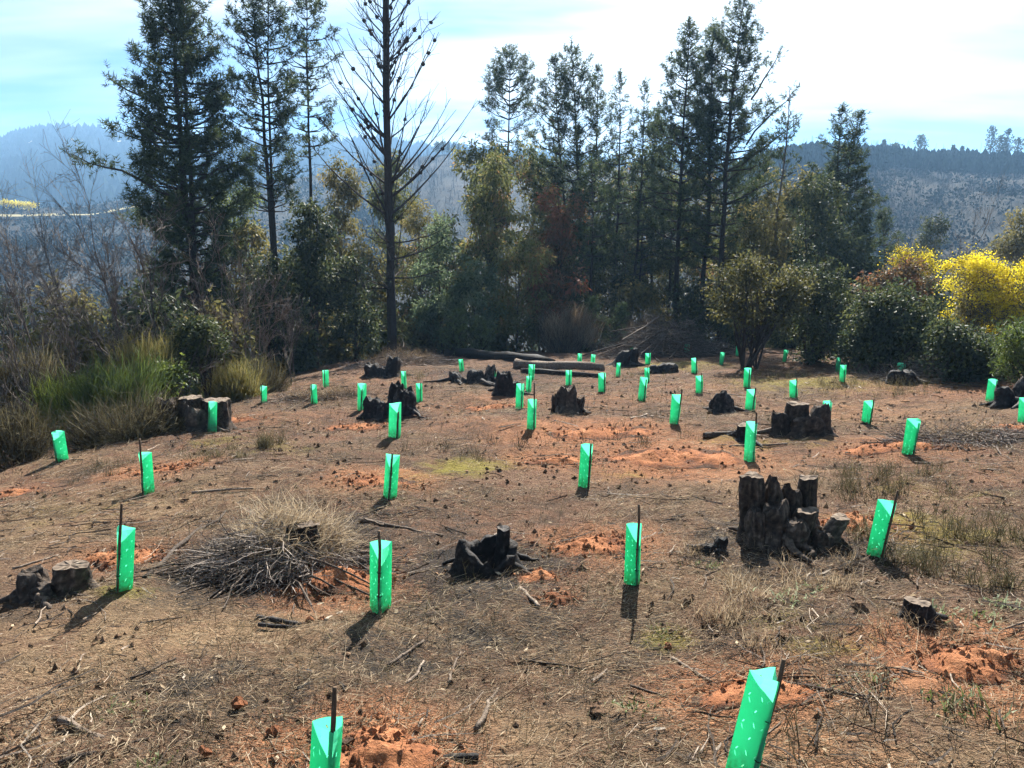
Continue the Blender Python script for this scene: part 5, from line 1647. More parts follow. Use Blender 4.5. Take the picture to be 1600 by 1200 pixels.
log((700, 556), (862, 573), 0.20, 0.16, 'long charred log lying across behind the pale log', 'char', 701, tint=0.25)
log((805, 575), (943, 580), 0.16, 0.13, 'pale barked log in the sun at the back of the clearing', 'wood', 702, tint=0.62)
log((815, 583), (935, 590), 0.08, 0.06, 'thin dark log in front of the pale log', 'char', 703, tint=0.4)
log((848, 543), (930, 541), 0.20, 0.24, 'short thick dark log by the dry grass bank', 'wood', 704, tint=0.2)
log((1100, 684), (1150, 680), 0.045, 0.03, 'short bent dark log left of the low squared stump', 'wood', 705, tint=0.3)
for q, (p0, p1, r0, r1, lab, mat, tn, fk, sd) in enumerate((
        ((562, 815), (692, 838), 0.024, 0.010, 'crooked brown branch behind the guard with white scraps', 'wood', 0.45, 1, 7),
        ((226, 906), (352, 800), 0.020, 0.010, 'long dark stick running up to the brush heap', 'wood', 0.3, 0, 7),
        ((744, 1142), (778, 1076), 0.014, 0.006, 'bent grey stick lying upright in the picture, lower centre', 'wood', 0.6, 1, 7),
        ((677, 1192), (748, 1186), 0.018, 0.016, 'charred black stick at the bottom edge', 'char', 0.25, 0, 8),
        ((812, 921), (842, 950), 0.014, 0.011, 'short curved pale stick right of the charcoal patch', 'wood', 0.72, 0, 8),
        ((402, 966), (470, 978), 0.016, 0.013, 'charred stick before the brush heap, upper of a pair', 'char', 0.45, 0, 7),
        ((405, 977), (466, 982), 0.013, 0.010, 'charred stick before the brush heap, lower of a pair', 'char', 0.35, 0, 7),
        ((94, 1127), (162, 1158), 0.016, 0.013, 'thick bent reddish stick at the lower left', 'wood', 0.58, 0, 8),
        ((92, 1196), (232, 1155), 0.014, 0.006, 'long thin dark branch at the lower left corner', 'wood', 0.3, 2, 6),
        ((464, 1082), (502, 1066), 0.015, 0.013, 'short black stick of the charred bit behind the near left guard', 'char', 0.25, 0, 7),
        ((480, 1051), (540, 1076), 0.013, 0.008, 'thin charred stick crossing behind the near left guard', 'char', 0.45, 1, 6),
        ((606, 1042), (662, 1002), 0.010, 0.006, 'straight grey stick right of the long guard shadow', 'wood', 0.5, 0, 6),
        ((634, 1072), (662, 1034), 0.009, 0.006, 'pale short stick below the straight grey one', 'wood', 0.7, 0, 6),
        ((812, 1030), (958, 1052), 0.007, 0.004, 'long thin dark stick in the central foreground', 'wood', 0.3, 1, 5),
        ((700, 1068), (720, 1020), 0.008, 0.005, 'thin stick leaning among litter left of centre foreground', 'wood', 0.62, 1, 5),
        ((1050, 1030), (1112, 1066), 0.010, 0.006, 'pale stick left of the near right guard', 'wood', 0.62, 1, 6),
        ((985, 1072), (1070, 1102), 0.008, 0.004, 'thin dark stick pointing at the near right guard', 'wood', 0.3, 0, 5),
        ((1222, 1068), (1408, 1096), 0.010, 0.004, 'long wavy root lying right of the near right guard', 'wood', 0.32, 1, 6),
        ((300, 771), (396, 764), 0.014, 0.010, 'straight pale stick at the back of the brush heap', 'wood', 0.75, 0, 7),
        ((20, 890), (92, 868), 0.010, 0.006, 'pale stick behind the small left stumps', 'wood', 0.75, 1, 6),
        ((155, 985), (285, 965), 0.008, 0.004, 'long thin dark stick left of the charred pair', 'wood', 0.25, 0, 5),
        ((205, 1062), (275, 1028), 0.007, 0.004, 'thin dark stick on straw at the left', 'wood', 0.3, 0, 5),
        ((508, 972), (534, 957), 0.012, 0.008, 'split pale wood chip left of the guard with white scraps', 'wood', 0.92, 0, 6),
        ((1140, 700), (1230, 694), 0.02, 0.012, 'grey stick beside the low squared stump', 'wood', 0.5, 1, 6),
        ((868, 862), (940, 838), 0.008, 0.004, 'thin dark twig across the red soil right of the hollow stump', 'wood', 0.3, 0, 5),
        ((712, 893), (752, 893), 0.032, 0.030, 'charred log end lying before the hollow stump', 'char', 0.2, 0, 10),
        ((640, 900), (712, 880), 0.009, 0.005, 'thin stick left of the hollow stump', 'wood', 0.55, 0, 5),
        ((660, 1125), (640, 1160), 0.006, 0.004, 'small pale twig near the bottom centre', 'wood', 0.7, 0, 5),
        ((1010, 648), (985, 655), 0.018, 0.01, 'pale twig left of the tilted guard at right of centre', 'wood', 0.7, 0, 5))):
    log(p0, p1, r0, r1, lab, mat, 710 + q, 'fallen_branch', 'branch', FG, tn, 0.0, 9, 0.05, sd, fk)


# ---------------------------------------------------------------- brush heaps
def heap_pts(n, rg, rx, ry, hz, x, y, z):
    a, r = rg.random(n) * 6.283, rg.random(n) ** 0.5
    P = np.stack([rx * r * np.cos(a), ry * r * np.sin(a), 0 * a], -1)
    P[:, 2] = H(x + P[:, 0], y + P[:, 1], False) - z + hz * np.maximum(0, 1 - r ** 1.6) * rg.random(n) ** 0.6 * (0.75 + 1.1 * vnoise(P[:, 0] / 0.25 + hz * 9, P[:, 1] / 0.25))
    return P


def brush_heap(px, py, rx, ry, hz, label, seed, n_br, n_tw, n_gr, br_len=0.6, br_r=0.012, flow=(0.3, -1.0, 0.2), group='heaps of cut brush', mat='wood', gr_mat='straw', gr_tint=0.6, with_stump=False, name='brush_heap', tw_tint=0.5):
    x, y, z = hit(px, py, False)
    rg = rnd(seed)
    e = empty(name, (x, y, z), label, 'brush heap', group)
    if with_stump:
        g = Geo()
        ring = lump(g, (0.14, 0.0, 0), 0.11, 0.31, seed, (0.06, 0), 0.8, 0.04, tint=(0.05, 0.25))
        st = g.build('stump', M['char'], e, True)
        g = Geo()
        c = ring.mean(0)
        cap(g, c + (ring - c) * np.array([0.75, 0.75, 1]) + np.array([0.05, 0, 0.012]), seed, 0, 0.6)
        g.build('sawn_top', M['cut'], st)
    P = heap_pts(n_br, rg, rx * 0.85, ry * 0.85, hz, x, y, z)
    for p in P:
        d = norm(np.array([p[0] / rx, p[1] / ry - 0.2, 0]) + np.array(flow) * 0.5 + 0.6 * rg.standard_normal(3) * np.array([1, 1, 0.25]))
        L = br_len * (0.5 + 0.9 * rg.random())
        q1 = p + d * L
        q1[2] = max(float(H(x + q1[0], y + q1[1], False)) - z + 0.02, p[2] - 0.3 * L + 0.05 * rg.standard_normal())
        g = Geo()
        r = br_r * (0.5 + 1.0 * rg.random())
        tube(g, jitter_line(p, q1, 6, 0.012, rg), np.linspace(r, r * 0.45, 6), 5, 0.12 + 0.48 * rg.random(), rough=0.1, rg=rg)
        g.build('branch', M[mat], e)
    g = Geo()
    P = heap_pts(n_tw, rg, rx, ry, hz, x, y, z)
    D = np.stack([P[:, 0] / rx, P[:, 1] / ry, 0 * P[:, 0]], -1) + np.array(flow) * 0.4 + 0.7 * rg.standard_normal((n_tw, 3)) * np.array([1, 1, 0.3])
    blades(g, P, D, br_len * (0.25 + 0.5 * rg.random(n_tw)), 0.0065 * (br_r / 0.012) ** 0.5, rg, np.clip(tw_tint + 0.3 * rg.standard_normal(n_tw), 0, 1), 0.4, 2)
    tag(g.build('twigs', M['twig_grey'], e), kind='stuff')
    if n_gr:
        g = Geo()
        P = heap_pts(n_gr, rg, rx * 0.62, ry * 0.62, hz * 1.1, x, y, z) + np.array([0.0, ry * 0.28, 0.03])
        mk = vnoise(P[:, 0] / 0.16 + 3, P[:, 1] / 0.16) + 0.15 * rg.standard_normal(n_gr) > -0.05
        P = P[mk]
        n_gr = len(P)
        D = np.array(flow) * -0.7 + np.array([0.15, -0.3, 0.22]) + 0.55 * rg.standard_normal((n_gr, 3))
        blades(g, P, D, 0.18 + 0.26 * rg.random(n_gr), 0.0048, rg, np.clip(gr_tint + 0.25 * rg.standard_normal(n_gr), 0, 1), 0.8, 2)
        tag(g.build('dry_grass', M[gr_mat], e), kind='stuff')
    return e


brush_heap(440, 885, 0.60, 0.42, 0.46, 'big heap of cut branches and dry grass over a sawn stump, left foreground', 801, 64, 1900, 5600, 0.52, 0.011, (-0.35, -0.6, 0.0), with_stump=True, gr_tint=0.85, tw_tint=0.62)
brush_heap(1042, 553, 2.0, 1.3, 1.35, 'large pile of grey brushwood at the back of the clearing', 802, 70, 3800, 0, 1.5, 0.03, (-0.4, -0.3, 0.1), tw_tint=0.35)
brush_heap(628, 570, 1.8, 0.9, 0.55, 'low heap of dry brown grass below the dead pine', 803, 14, 1500, 4200, 0.8, 0.02, (0.3, -0.2, 0.1), gr_tint=0.4)
brush_heap(1500, 690, 0.85, 0.5, 0.20, 'flat heap of grey dead twigs at right', 804, 24, 1500, 500, 0.6, 0.012, (-0.8, 0.2, 0.1), gr_tint=0.5, tw_tint=0.6)
brush_heap(1460, 590, 1.6, 0.8, 0.45, 'grey dead branches heaped below the yellow blossom', 805, 26, 1500, 600, 0.9, 0.018, (0.5, -0.3, 0.1), tw_tint=0.4)
brush_heap(500, 625, 1.1, 0.5, 0.18, 'loose dry grass and twigs near the bare sapling', 806, 6, 700, 1400, 0.5, 0.012, (0.5, -0.3, 0.1), gr_tint=0.4)

# ---------------------------------------------------------------- heaps of dug soil
MG = 'heaps of dug red soil'


def clod_batch(g, P, S, rg, tint):
    n = len(P)
    if n > 50:                                     # crumbs: eight faces are enough
        o8 = np.array([(1, 0, 0), (0, 1, 0), (-1, 0, 0), (0, -1, 0), (0, 0, 0.9), (0, 0, -0.6)], float)
        t8 = np.array([(4, 0, 1), (4, 1, 2), (4, 2, 3), (4, 3, 0), (5, 1, 0), (5, 2, 1), (5, 3, 2), (5, 0, 3)])
        a = rg.random(n) * 6.28
        rot = np.stack([np.stack([np.cos(a), -np.sin(a), 0 * a], -1), np.stack([np.sin(a), np.cos(a), 0 * a], -1), np.stack([0 * a, 0 * a, 1 + 0 * a], -1)], -2)
        V = o8[None] * (0.6 + 0.7 * rg.random((n, 6, 1))) * S[:, None, None] + 0.25 * S[:, None, None] * rg.standard_normal((n, 6, 3))
        V = np.einsum('nij,nkj->nki', rot, V) + P[:, None]
        g.add(V, (np.arange(n)[:, None, None] * 6 + t8[None]).reshape(-1, 3), None, np.repeat(np.broadcast_to(tint, (n,)), 6))
        return
    base = np.array([(1, 0, 0), (-1, 0, 0), (0, 1, 0), (0, -1, 0), (0, 0, 1), (0, 0, -0.6), (.6, .6, .5), (-.6, .6, .5), (.6, -.6, .5), (-.6, -.6, .5)], float)
    tr = np.array([(4, 6, 7), (4, 7, 9), (4, 9, 8), (4, 8, 6), (6, 0, 2), (6, 2, 7), (7, 2, 1), (7, 1, 9), (9, 1, 3), (9, 3, 8), (8, 3, 0), (8, 0, 6), (5, 2, 0), (5, 1, 2), (5, 3, 1), (5, 0, 3)])
    V = base[None] * (0.65 + 0.6 * rg.random((n, 10, 1))) * S[:, None, None] * (0.7 + 0.6 * rg.random((n, 1, 3))) + P[:, None]
    T = (np.arange(n)[:, None, None] * 10 + tr[None]).reshape(-1, 3)
    g.add(V, T, None, np.repeat(np.broadcast_to(tint, (n,)), 10))


def mound(px, py, rx, ry, hz, label, seed, clods=140, cs=0.016, mat='soil_red'):
    x, y, z = hit(px, py, False)
    rg = rnd(seed)
    e = empty('soil_mound', (x, y, z), label, 'soil heap', MG)
    nr, na = 22, 60
    a = np.linspace(0, 2 * np.pi, na, endpoint=False)
    wob = 1 + 0.35 * vnoise3(np.stack([np.cos(a) * 1.6 + seed, np.sin(a) * 1.6, 0 * a], -1)) * 2
    V = []
    for r in np.linspace(0.02, 1, nr):
        X, Y = rx * r * wob * np.cos(a), ry * r * wob * np.sin(a)
        zz = H(x + X, y + Y) - z + 0.7 * hz * (1 - r ** 1.5) * (0.8 + 0.7 * vnoise(X / 0.13 + seed, Y / 0.13)) + 0.018 * (1 - r ** 4) * (vnoise(X / 0.035 + seed, Y / 0.035) + 0.9 * vnoise(X / 0.06, Y / 0.06 + seed)) - 0.012 * (r > 0.97)
        V.append(np.stack([X, Y, zz], -1))
    V = np.concatenate(V)
    i = np.arange(nr - 1)[:, None] * na
    j = np.arange(na)[None]
    k = (j + 1) % na
    g = Geo()
    g.add(V, [list(range(na))[q:q + 1] + [(q + 1) % na, 0] for q in range(1, na - 1)], np.stack([i + j, i + na + j, i + na + k, i + k], -1).reshape(-1, 4), np.clip(0.50 + 0.8 * vnoise(V[:, 0] / 0.16 + seed, V[:, 1] / 0.16) + 0.10 * rg.standard_normal(len(V)) - 0.45 * np.repeat(np.linspace(0.02, 1, nr), na) ** 4, 0, 1))
    g.build('heap', M[mat], e, True)
    g = Geo()
    A, rr = rg.random(clods) * 6.283, rg.random(clods) ** 0.6 * 1.4
    X, Y = rx * rr * np.cos(A), ry * rr * np.sin(A)
    Zc = H(x + X, y + Y) - z + 0.7 * hz * np.maximum(0, 1 - rr ** 1.5) * (0.8 + 0.7 * vnoise(X / 0.13 + seed, Y / 0.13))
    S = cs * (0.13 + 0.12 * rg.random(clods) + rg.random(clods) ** 12 * 1.5)
    clod_batch(g, np.stack([X, Y, Zc + S * 0.3], -1), S, rg, np.clip(0.42 + 0.8 * vnoise(X / 0.16 + seed, Y / 0.16) + 0.22 * rg.standard_normal(clods), 0, 1))
    tag(g.build('clods', M[mat], e), kind='stuff')


for q, (px, py, rx, ry, hz, n, cs, lab) in enumerate((
        (590, 1180, 0.26, 0.24, 0.10, 420, 0.016, 'fresh heap of orange red soil round the guard at the bottom edge'),
        (1175, 1085, 0.27, 0.17, 0.075, 380, 0.013, 'red soil heap behind the near right guard'),
        (1518, 1035, 0.25, 0.19, 0.085, 420, 0.014, 'bare red soil heap at the lower right with no guard'),
        (530, 908, 0.32, 0.24, 0.10, 380, 0.016, 'red soil heap between the brush heap and its guard'),
        (195, 872, 0.30, 0.20, 0.07, 260, 0.015, 'red soil heap behind the guard at left'),
        (925, 855, 0.36, 0.22, 0.08, 320, 0.016, 'red soil heap left of the tall staked guard'),
        (250, 735, 0.42, 0.22, 0.08, 260, 0.018, 'red soil heap right of the rusty staked guard'),
        (590, 755, 0.40, 0.22, 0.07, 260, 0.018, 'red soil patch beside the guard behind the brush heap'),
        (880, 722, 0.42, 0.25, 0.08, 260, 0.020, 'red clods left of the guard with a dark middle line'),
        (1335, 818, 0.30, 0.20, 0.09, 260, 0.016, 'red soil heap between the largest stump and the leaning guard'),
        (930, 678, 0.75, 0.35, 0.10, 260, 0.022, 'low orange mound with a dark hole below the knobbed stump'),
        (1050, 715, 0.80, 0.40, 0.09, 200, 0.018, 'broad pale orange mound left of the guard by the largest stump'),
        (845, 902, 0.16, 0.10, 0.05, 120, 0.014, 'few reddish clods right of the hollow stump'),
        (872, 935, 0.09, 0.06, 0.035, 60, 0.013, 'small crumbled red clod heap below the curved pale stick'),
        (565, 668, 0.5, 0.25, 0.07, 160, 0.022, 'red soil heap left of the guard before the twin stumps'),
        (365, 658, 0.45, 0.22, 0.08, 160, 0.02, 'red soil heap right of the guard at the long burnt stump'),
        (780, 635, 0.65, 0.3, 0.07, 160, 0.024, 'reddish soil heap left of the long staked guard'),
        (1385, 700, 0.6, 0.3, 0.08, 160, 0.02, 'reddish soil heap left of the lone leaning guard at right'),
        (10, 775, 0.35, 0.2, 0.07, 120, 0.02, 'red soil heap cut by the left edge'),
        (1585, 672, 0.5, 0.3, 0.07, 120, 0.02, 'reddish soil heap at the right edge'))):
    mound(px, py, rx, ry, hz, lab, 850 + q, n * 3, cs * 0.9)

for q, (px, py, s, lab, mat) in enumerate(((372, 1106, 0.036, 'flat reddish clod with a hard shadow, left foreground', 'soil_red'), (1045, 1014, 0.022, 'small reddish clod right of the moss tuft', 'soil_red'),
                                           (484, 972, 0.026, 'round red clod before the brush heap, left of two', 'soil_red'), (502, 970, 0.024, 'round red clod before the brush heap, right of two', 'soil_red'),
                                           (1345, 962, 0.045, 'dark earth lump left of the small sawn stump', 'soil_dark'), (908, 893, 0.04, 'dark earth lump right of the hollow stump', 'soil_dark'),
                                           (935, 1120, 0.05, 'dark clod beside a hole, centre foreground', 'soil_dark'), (320, 1180, 0.03, 'brown clod at the bottom left of the fresh heap', 'soil_red'), (430, 1150, 0.035, 'reddish clod left of the fresh heap', 'soil_red'))):
    x, y, z = hit(px, py, False)
    rg = rnd(880 + q)
    g = Geo()
    clod_batch(g, np.array([[0, 0, s * 0.4]]), np.array([s]), rg, 0.4)
    clod_batch(g, 0.3 * s * rg.standard_normal((5, 3)) + np.array([0, 0, s * 0.5]), np.full(5, s * 0.6), rg, 0.4)
    tag(g.build('soil_clod', M[mat], None, False, (x, y, z)), lab, 'clod', 'single lumps of soil')


# ---------------------------------------------------------------- weeds and ground litter
WG = 'dry weed clumps on the clearing'


def weed(px, py, rad, n, ht, seed, label, mat='weed', tint0=0.45, wd=0.005, up=1.0, spread=0.35):
    x, y, z = hit(px, py, False)
    rg = rnd(seed)
    e = empty('weed_clump', (x, y, z), label, 'weeds', WG)
    k = max(3, int(rad * 22))
    C = rg.standard_normal((k, 2)) * rad * 0.5
    ci = rg.integers(0, k, n)
    XY = C[ci] + 0.045 * rg.standard_normal((n, 2))
    P = np.stack([XY[:, 0], XY[:, 1], H(x + XY[:, 0], y + XY[:, 1]) - z - 0.01], -1)
    g = Geo()
    D = spread * rg.standard_normal((n, 3)) + np.array([0, 0, up])
    L = ht * (0.4 + 0.8 * rg.random(n))
    T = np.clip(tint0 + 0.2 * rg.standard_normal(n), 0, 1)
    blades(g, P, D, L, wd, rg, T, 0.3, 2)
    # side shoots
    m = n
    s = 0.35 + 0.55 * rg.random(m)
    blades(g, P + norm(D) * (L * s)[:, None], norm(D) * 0.6 + 0.6 * rg.standard_normal((m, 3)) + np.array([0, 0, 0.3]), L * 0.3, wd * 0.8, rg, T, 0.3, 1)
    tag(g.build('stems', M[mat], e), kind='stuff')


for q, (px, py, rad, n, ht, lab, mat, t0) in enumerate((
        (1450, 880, 0.55, 520, 0.20, 'broad patch of dry olive weeds right of the leaning guard', 'weed', 0.35),
        (1530, 840, 0.5, 420, 0.20, 'dry weeds at the right edge beyond the leaning guard', 'weed', 0.4),
        (1330, 765, 0.5, 420, 0.20, 'dark dry weeds behind the leaning guard', 'weed', 0.3),
        (1420, 745, 0.55, 420, 0.18, 'greenish weeds below the lone leaning guard', 'weed', 0.45),
        (412, 697, 0.28, 380, 0.26, 'thick tuft of olive grass left of centre', 'weed', 0.45),
        (355, 712, 0.40, 300, 0.14, 'low olive grass left of the thick tuft', 'weed', 0.5),
        (640, 590, 0.5, 260, 0.25, 'pale grass behind the twin burnt stumps', 'weed', 0.65),
        (1245, 672, 0.30, 420, 0.22, 'green weeds growing over the weedy stump cluster', 'weed', 0.5),
        (1250, 880, 0.55, 420, 0.14, 'dry grass at the foot of the largest stump cluster', 'straw', 0.6),
        (1130, 960, 0.45, 300, 0.16, 'pale dry stalks right of the tall staked guard', 'straw', 0.72),
        (740, 700, 0.7, 240, 0.18, 'thin dark stalks in the middle of the clearing', 'weed', 0.15),
        (1000, 690, 0.8, 220, 0.18, 'thin dark stalks beside the orange mound', 'weed', 0.15),
        (1300, 600, 1.2, 420, 0.28, 'tall grass below the dark thicket', 'weed', 0.55),
        (1430, 610, 1.2, 320, 0.25, 'dry grass before the right end of the dark thicket', 'weed', 0.5),
        (1215, 590, 0.9, 320, 0.25, 'grass at the foot of the multi stemmed shrub', 'weed', 0.5),
        (980, 590, 1.0, 220, 0.22, 'sparse grass right of the pale log', 'weed', 0.6),
        (540, 620, 0.7, 240, 0.22, 'dark stalks left of the twin burnt stumps', 'weed', 0.2),
        (170, 735, 0.5, 200, 0.15, 'sparse stalks on the left brow', 'weed', 0.35),
        (1370, 1010, 0.45, 260, 0.12, 'short dry grass around the small sawn stump', 'straw', 0.5),
        (1540, 1120, 0.28, 70, 0.09, 'green grass tuft at the lower right', 'green_weed', 0.45),
        (1290, 1165, 0.22, 26, 0.28, 'few dark bare stalks at the bottom right of the near guard', 'weed', 0.1),
        (1250, 930, 0.12, 90, 0.06, 'little pale green plant above the lower right heap', 'green_weed', 0.8),
        (1108, 882, 0.07, 60, 0.05, 'small bright green sprout below the burnt knob', 'green_weed', 0.5),
        (1500, 955, 0.30, 200, 0.07, 'flattened pale green grass right of the small sawn stump', 'green_weed', 0.8),
        (1320, 1070, 0.10, 60, 0.05, 'pale green scraps right of the near guard', 'green_weed', 0.85),
        (1000, 1110, 0.06, 50, 0.05, 'tiny green sprout by the dark clod', 'green_weed', 0.6),
        (250, 1185, 0.05, 40, 0.05, 'tiny green sprout at the bottom left', 'green_weed', 0.55),
        (180, 1120, 0.07, 50, 0.05, 'little green leaves beside the bent reddish stick', 'green_weed', 0.6),
        (1042, 995, 0.07, 120, 0.03, 'yellow green moss tuft right of centre foreground', 'green_weed', 0.5))):
    small = mat == 'green_weed'
    weed(px, py, rad, n, ht, 1000 + q, lab, mat, t0, 0.011 if small else 0.0045, 0.6 if small else 1.0, 0.6 if small else 0.35)


def scatter(n, rg, ymin, ymax, skew=1.0):
    """ground spots over the clearing, denser near the viewer's side where they show"""
    y = ymin * (ymax / ymin) ** (rg.random(n) ** skew)
    half = 0.80 * y + 1.2
    x = (rg.random(n) * 2 - 1) * half
    keep = x > -(6.5 + 0.02 * y)
    return x[keep], y[keep]


def litter():
    rg = rnd(70)
    # straw and needles lying flat, matted in drifts
    g = Geo()
    for cnt, y0, y1, seg, lmin, lvar in ((108000, 1.6, 7.5, 2, 0.025, 0.09), (60000, 6.0, 22, 1, 0.04, 0.11), (7000, 1.6, 9, 2, 0.14, 0.20)):
        x, y = scatter(cnt, rg, y0, y1)
        den = 1.1 * vnoise(x / 0.45, y / 0.45) + 0.9 * vnoise(x / 1.5 + 9, y / 1.5) + 0.15 * rg.standard_normal(len(x))
        k = den > -0.16
        x, y, den = x[k], y[k], den[k]
        n = len(x)
        az = 3.0 * vnoise(x / 0.8 + 31, y / 0.8) + 0.8 * rg.standard_normal(n)
        D = np.stack([np.cos(az), np.sin(az), 0.12 * rg.standard_normal(n) + 0.08], -1)
        P = np.stack([x, y, H(x, y) + 0.003 + 0.016 * rg.random(n) * np.clip(0.5 + den, 0.3, 1.5)], -1)
        far = np.clip(y / 6, 1, 2.4)
        T = np.clip(np.where(rg.random(n) < 0.62 + 0.5 * vnoise(x / 0.6 + 70, y / 0.6), 0.78, 0.14) + 0.13 * rg.standard_normal(n), 0, 1)
        blades(g, P, D, (lmin + lvar * rg.random(n) ** 1.5) * far, (0.0016 + 0.0016 * rg.random(n)) * far, rg, T, 0.35, seg)
    tag(g.build('straw_litter', M['straw']), 'dry straw and needles strewn over the soil', 'litter', kind='stuff')
    # twigs
    x, y = scatter(14000, rg, 1.7, 26)
    k = vnoise(x / 0.7 + 15, y / 0.7) + 0.8 * vnoise(x / 2.2 + 3, y / 2.2) + 0.2 * rg.standard_normal(len(x)) > 0.02
    x, y = x[k], y[k]
    n = len(x)
    az = rg.random(n) * 6.28
    g = Geo()
    L = 0.06 + 0.30 * rg.random(n) ** 2.5
    r = 0.0016 + 0.0060 * rg.random(n) ** 3
    L = np.where(rg.random(n) < 0.06, L + 0.25, L)
    tt = rg.random(n)
    for i in range(n):
        d = np.array([math.cos(az[i]), math.sin(az[i]), 0.0])
        a = np.array([x[i], y[i], 0])
        k = 4
        Pq = a + d * (np.linspace(0, 1, k)[:, None] * L[i]) + 0.05 * L[i] * rg.standard_normal((k, 3)) * np.array([1, 1, 0])
        Pq[:, 2] = H(Pq[:, 0], Pq[:, 1], False) + 0.012 + r[i] + 0.03 * L[i] * rg.random()
        f = min(max(y[i] / 7, 1), 1.8)
        tube(g, Pq, np.linspace(r[i], r[i] * 0.5, k) * f, 3, tt[i], cap=False)
    tag(g.build('twig_litter', M['wood']), 'small broken twigs scattered over the clearing', 'litter', kind='stuff')
    # crumbs of soil and bark
    x, y = scatter(20000, rg, 1.7, 24)
    k = vnoise(x / 0.35 + 55, y / 0.35) + vnoise(x / 1.3 + 5, y / 1.3) + 0.2 * rg.standard_normal(len(x)) > 0.12
    x, y = x[k], y[k]
    n = len(x)
    S = 0.004 + 0.020 * rg.random(n) ** 4 * np.clip(y / 6, 1, 2.2)
    g = Geo()
    clod_batch(g, np.stack([x, y, H(x, y) + S * 0.3], -1), S, rg, rg.random(n) * 0.8)
    tag(g.build('soil_crumbs', M['soil_dark']), 'crumbs of soil and bark over the clearing', 'crumbs', kind='stuff')
    x, y = scatter(9000, rg, 6, 27)
    k = vnoise(x / 0.9 + 21, y / 0.9) + 0.25 * rg.standard_normal(len(x)) > 0.10
    x, y = x[k], y[k]
    n = len(x)
    S = 0.006 + 0.028 * rg.random(n) ** 5
    g = Geo()
    clod_batch(g, np.stack([x, y, H(x, y) + S * 0.2], -1), S, rg, rg.random(n))
    tag(g.build('soil_lumps', M['soil_dark']), 'small lumps of soil over the middle of the clearing', 'lumps', kind='stuff')
    # pale chips and dead leaves
    x, y = scatter(1500, rg, 1.7, 16)
    n = len(x)
    g = Geo()
    leaves(g, np.stack([x, y, H(x, y) + 0.012], -1), np.stack([rg.standard_normal(n), rg.standard_normal(n), 0.15 * rg.standard_normal(n)], -1), 0.02 + 0.04 * rg.random(n), 0.008 + 0.012 * rg.random(n), rg, 0.55 + 0.45 * rg.random(n))
    tag(g.build('leaf_litter', M['straw']), 'pale dead leaves and wood chips on the soil', 'litter', kind='stuff')
    # upright dry stalks standing thinly everywhere
    x, y = scatter(13000, rg, 2.0, 28, 0.8)
    k = vnoise(x / 1.3 + 40, y / 1.3) > -0.05
    x, y = x[k], y[k]
    n = len(x)
    g = Geo()
    P = np.stack([x, y, H(x, y) - 0.01], -1)
    D = np.stack([0.3 * rg.standard_normal(n), 0.3 * rg.standard_normal(n), np.ones(n)], -1)
    L = 0.05 + 0.16 * rg.random(n) ** 2
    T = np.clip(0.22 + 0.3 * rg.standard_normal(n), 0, 1)
    blades(g, P, D, L, 0.003 * np.clip(y / 6, 1, 2.2), rg, T, 0.3, 2)
    for _ in range(2):
        blades(g, P + norm(D) * (L * (0.4 + 0.4 * rg.random(n)))[:, None], D * 0.5 + 0.6 * rg.standard_normal((n, 3)), L * 0.35, 0.0025 * np.clip(y / 6, 1, 2.2), rg, T, 0.3, 1)
    tag(g.build('dry_stalks', M['weed']), 'thin dry stalks standing over the clearing', 'weeds', kind='stuff')


litter()

# pale scraps at one guard
x, y, z = hit(592, 962, False)
for q, (dx, dy, lab) in enumerate(((-0.09, 0.0, 'pale scrap left of the guard foot beside the brush heap'), (0.02, -0.03, 'pale scrap right in front of the guard beside the brush heap'), (0.09, 0.02, 'pale scrap right of the guard foot beside the brush heap'))):
    rg = rnd(1100 + q)
    g = Geo()
    leaves(g, np.zeros((1, 3)), np.array([[rg.normal(), rg.normal(), 0.2]]), 0.04, 0.028, rg, np.array([0.95]))
    tag(g.build('paper_scrap', M['straw'], None, False, (x + dx, y + dy, float(H(x + dx, y + dy)) + 0.012)), lab, 'scrap', 'pale scraps at one guard')

# ---------------------------------------------------------------- trees told apart on the far ridges
RG = 'trees standing on the ridge skyline'


def ridge_tree(px, py_base, py_top, d, wpx, label, seed, kind='round'):
    b = at(px, py_base, d)
    top = at(px, py_top, d)
    Ht = top[2] - b[2]
    rg = rnd(seed)
    w = wpx * d / F_PX / 2
    e = empty('ridge_tree', (b[0], b[1], b[2] - 0.8), label, 'tree', RG)
    g = Geo()
    P = jitter_line((0, 0, -1.0), (rg.normal(0, 0.2), 0, Ht * 0.95 + 0.8), 6, 0.06, rg)
    tube(g, P, np.linspace(0.22, 0.06, 6), 5, 0.4)
    g.build('trunk', M['bark'], e)
    n = 420
    s = rg.random(n)
    if kind == 'round':
        z = Ht * (0.22 + 0.78 * s)
        r = w * np.sqrt(np.maximum(0.08, 1 - (2 * s - 1) ** 2)) * (0.55 + 0.9 * (vnoise(s * 6 + seed, 0 * s) + 0.5))
    else:
        z = Ht * (0.2 + 0.8 * s)
        r = w * (1.05 - s)
    a = rg.random(n) * 6.28
    q = rg.random(n) ** 0.5
    clump = 0.4 + 0.6 * (vnoise3(np.stack([np.cos(a) * 1.5 + seed, np.sin(a) * 1.5, s * 5], -1)) > -0.1)
    C = np.stack([np.cos(a) * r * q * clump, np.sin(a) * r * q * clump, z + 0.8], -1)
    g = Geo()
    leaves(g, C, rg.standard_normal((n, 3)), 1.0, 0.45, rg, 0.3 + 0.5 * rg.random(n))
    g.build('crown', M['dark_leaf'], e)


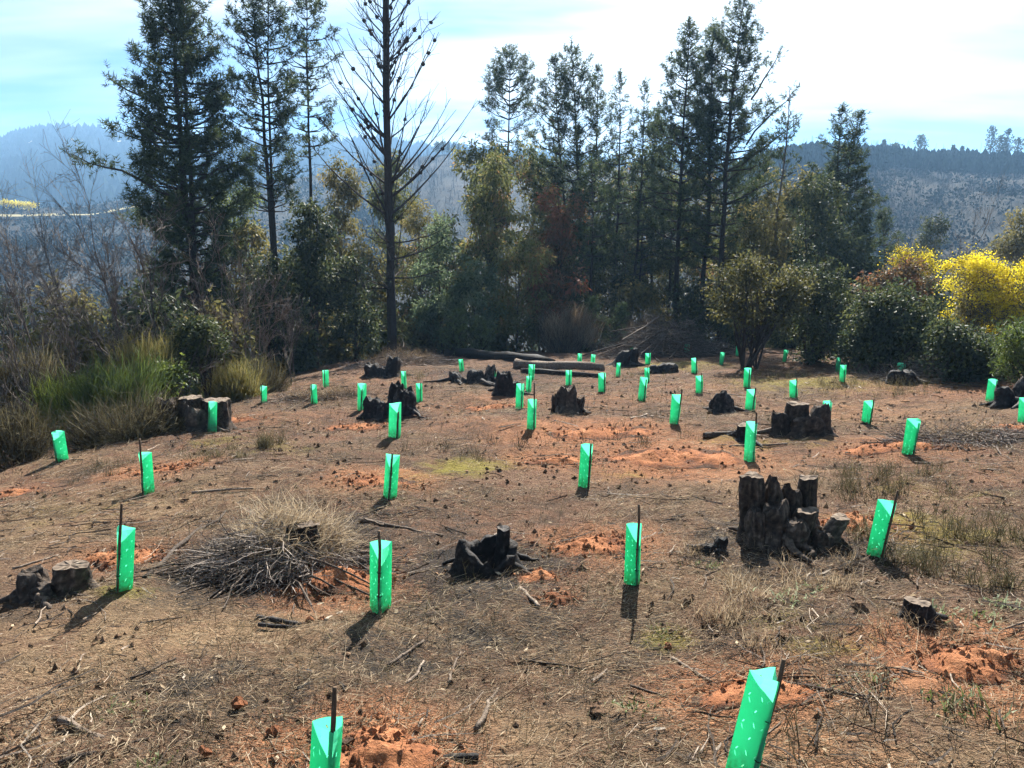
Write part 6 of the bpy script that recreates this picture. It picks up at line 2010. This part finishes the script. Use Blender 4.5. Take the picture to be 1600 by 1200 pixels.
for q, (px, pb, pt, d, w, lab, kd) in enumerate((
        (1437, 243, 211, 330, 22, 'lone round tree on the right ridge, left of the skyline group', 'round'),
        (1546, 248, 198, 322, 18, 'tallest tree of the skyline group at right', 'round'),
        (1561, 248, 212, 322, 16, 'second tree of the skyline group at right', 'round'),
        (1571, 248, 202, 322, 14, 'slender third tree of the skyline group at right', 'round'),
        (1588, 249, 216, 320, 22, 'wide tree of the skyline group next to the edge', 'round'),
        (1488, 246, 228, 330, 10, 'small pointed tree between the lone round tree and the skyline group', 'spire'),
        (1502, 246, 230, 330, 8, 'smaller pointed tree just left of the skyline group', 'spire'),
        (1398, 241, 225, 328, 16, 'low round tree on the ridge right of the two tipped pine', 'round'),
        (1380, 240, 219, 325, 10, 'pointed tree on the ridge touching the two tipped pine', 'spire'),
        (1472, 245, 235, 330, 14, 'very low bush tree on the ridge beside the lone round tree', 'round'),
        (683, 243, 222, 468, 12, 'leftmost of the row of trees on the middle ridge', 'round'),
        (692, 242, 220, 468, 13, 'second of the row of trees on the middle ridge', 'round'),
        (701, 242, 222, 468, 11, 'third of the row of trees on the middle ridge', 'spire'),
        (709, 241, 223, 468, 8, 'fourth of the row of trees on the middle ridge', 'spire'),
        (717, 241, 224, 468, 8, 'rightmost of the row of trees on the middle ridge', 'spire'))):
    ridge_tree(px, pb, pt, d, w, lab, 1200 + q, kd)

# yellow flowering strip far below on the left slope
rg = rnd(1300)
for q, (px, py) in enumerate(((8, 318), (22, 320), (36, 321), (47, 322))):
    b = at(px, py + 3, 365)
    n = 260
    e = empty('wattle_tree', tuple(b), ('far yellow wattle at the left edge of the valley', 'far yellow wattle second from the left edge', 'far yellow wattle third from the left edge', 'far yellow wattle at the right end of the strip')[q], 'wattle', 'far yellow wattles across the valley')
    g = Geo()
    leaves(g, rg.standard_normal((n, 3)) * np.array([1.6, 1.2, 0.7]) + np.array([0, 0, 1.2]), rg.standard_normal((n, 3)), 0.8, 0.5, rg, rg.random(n))
    g.build('blossom', M['yellow'], e)
    g = Geo()
    tube(g, [(0, 0, -2), (0, 0, 1.5)], [0.15, 0.08], 5, 0.4)
    g.build('trunk', M['bark'], e)
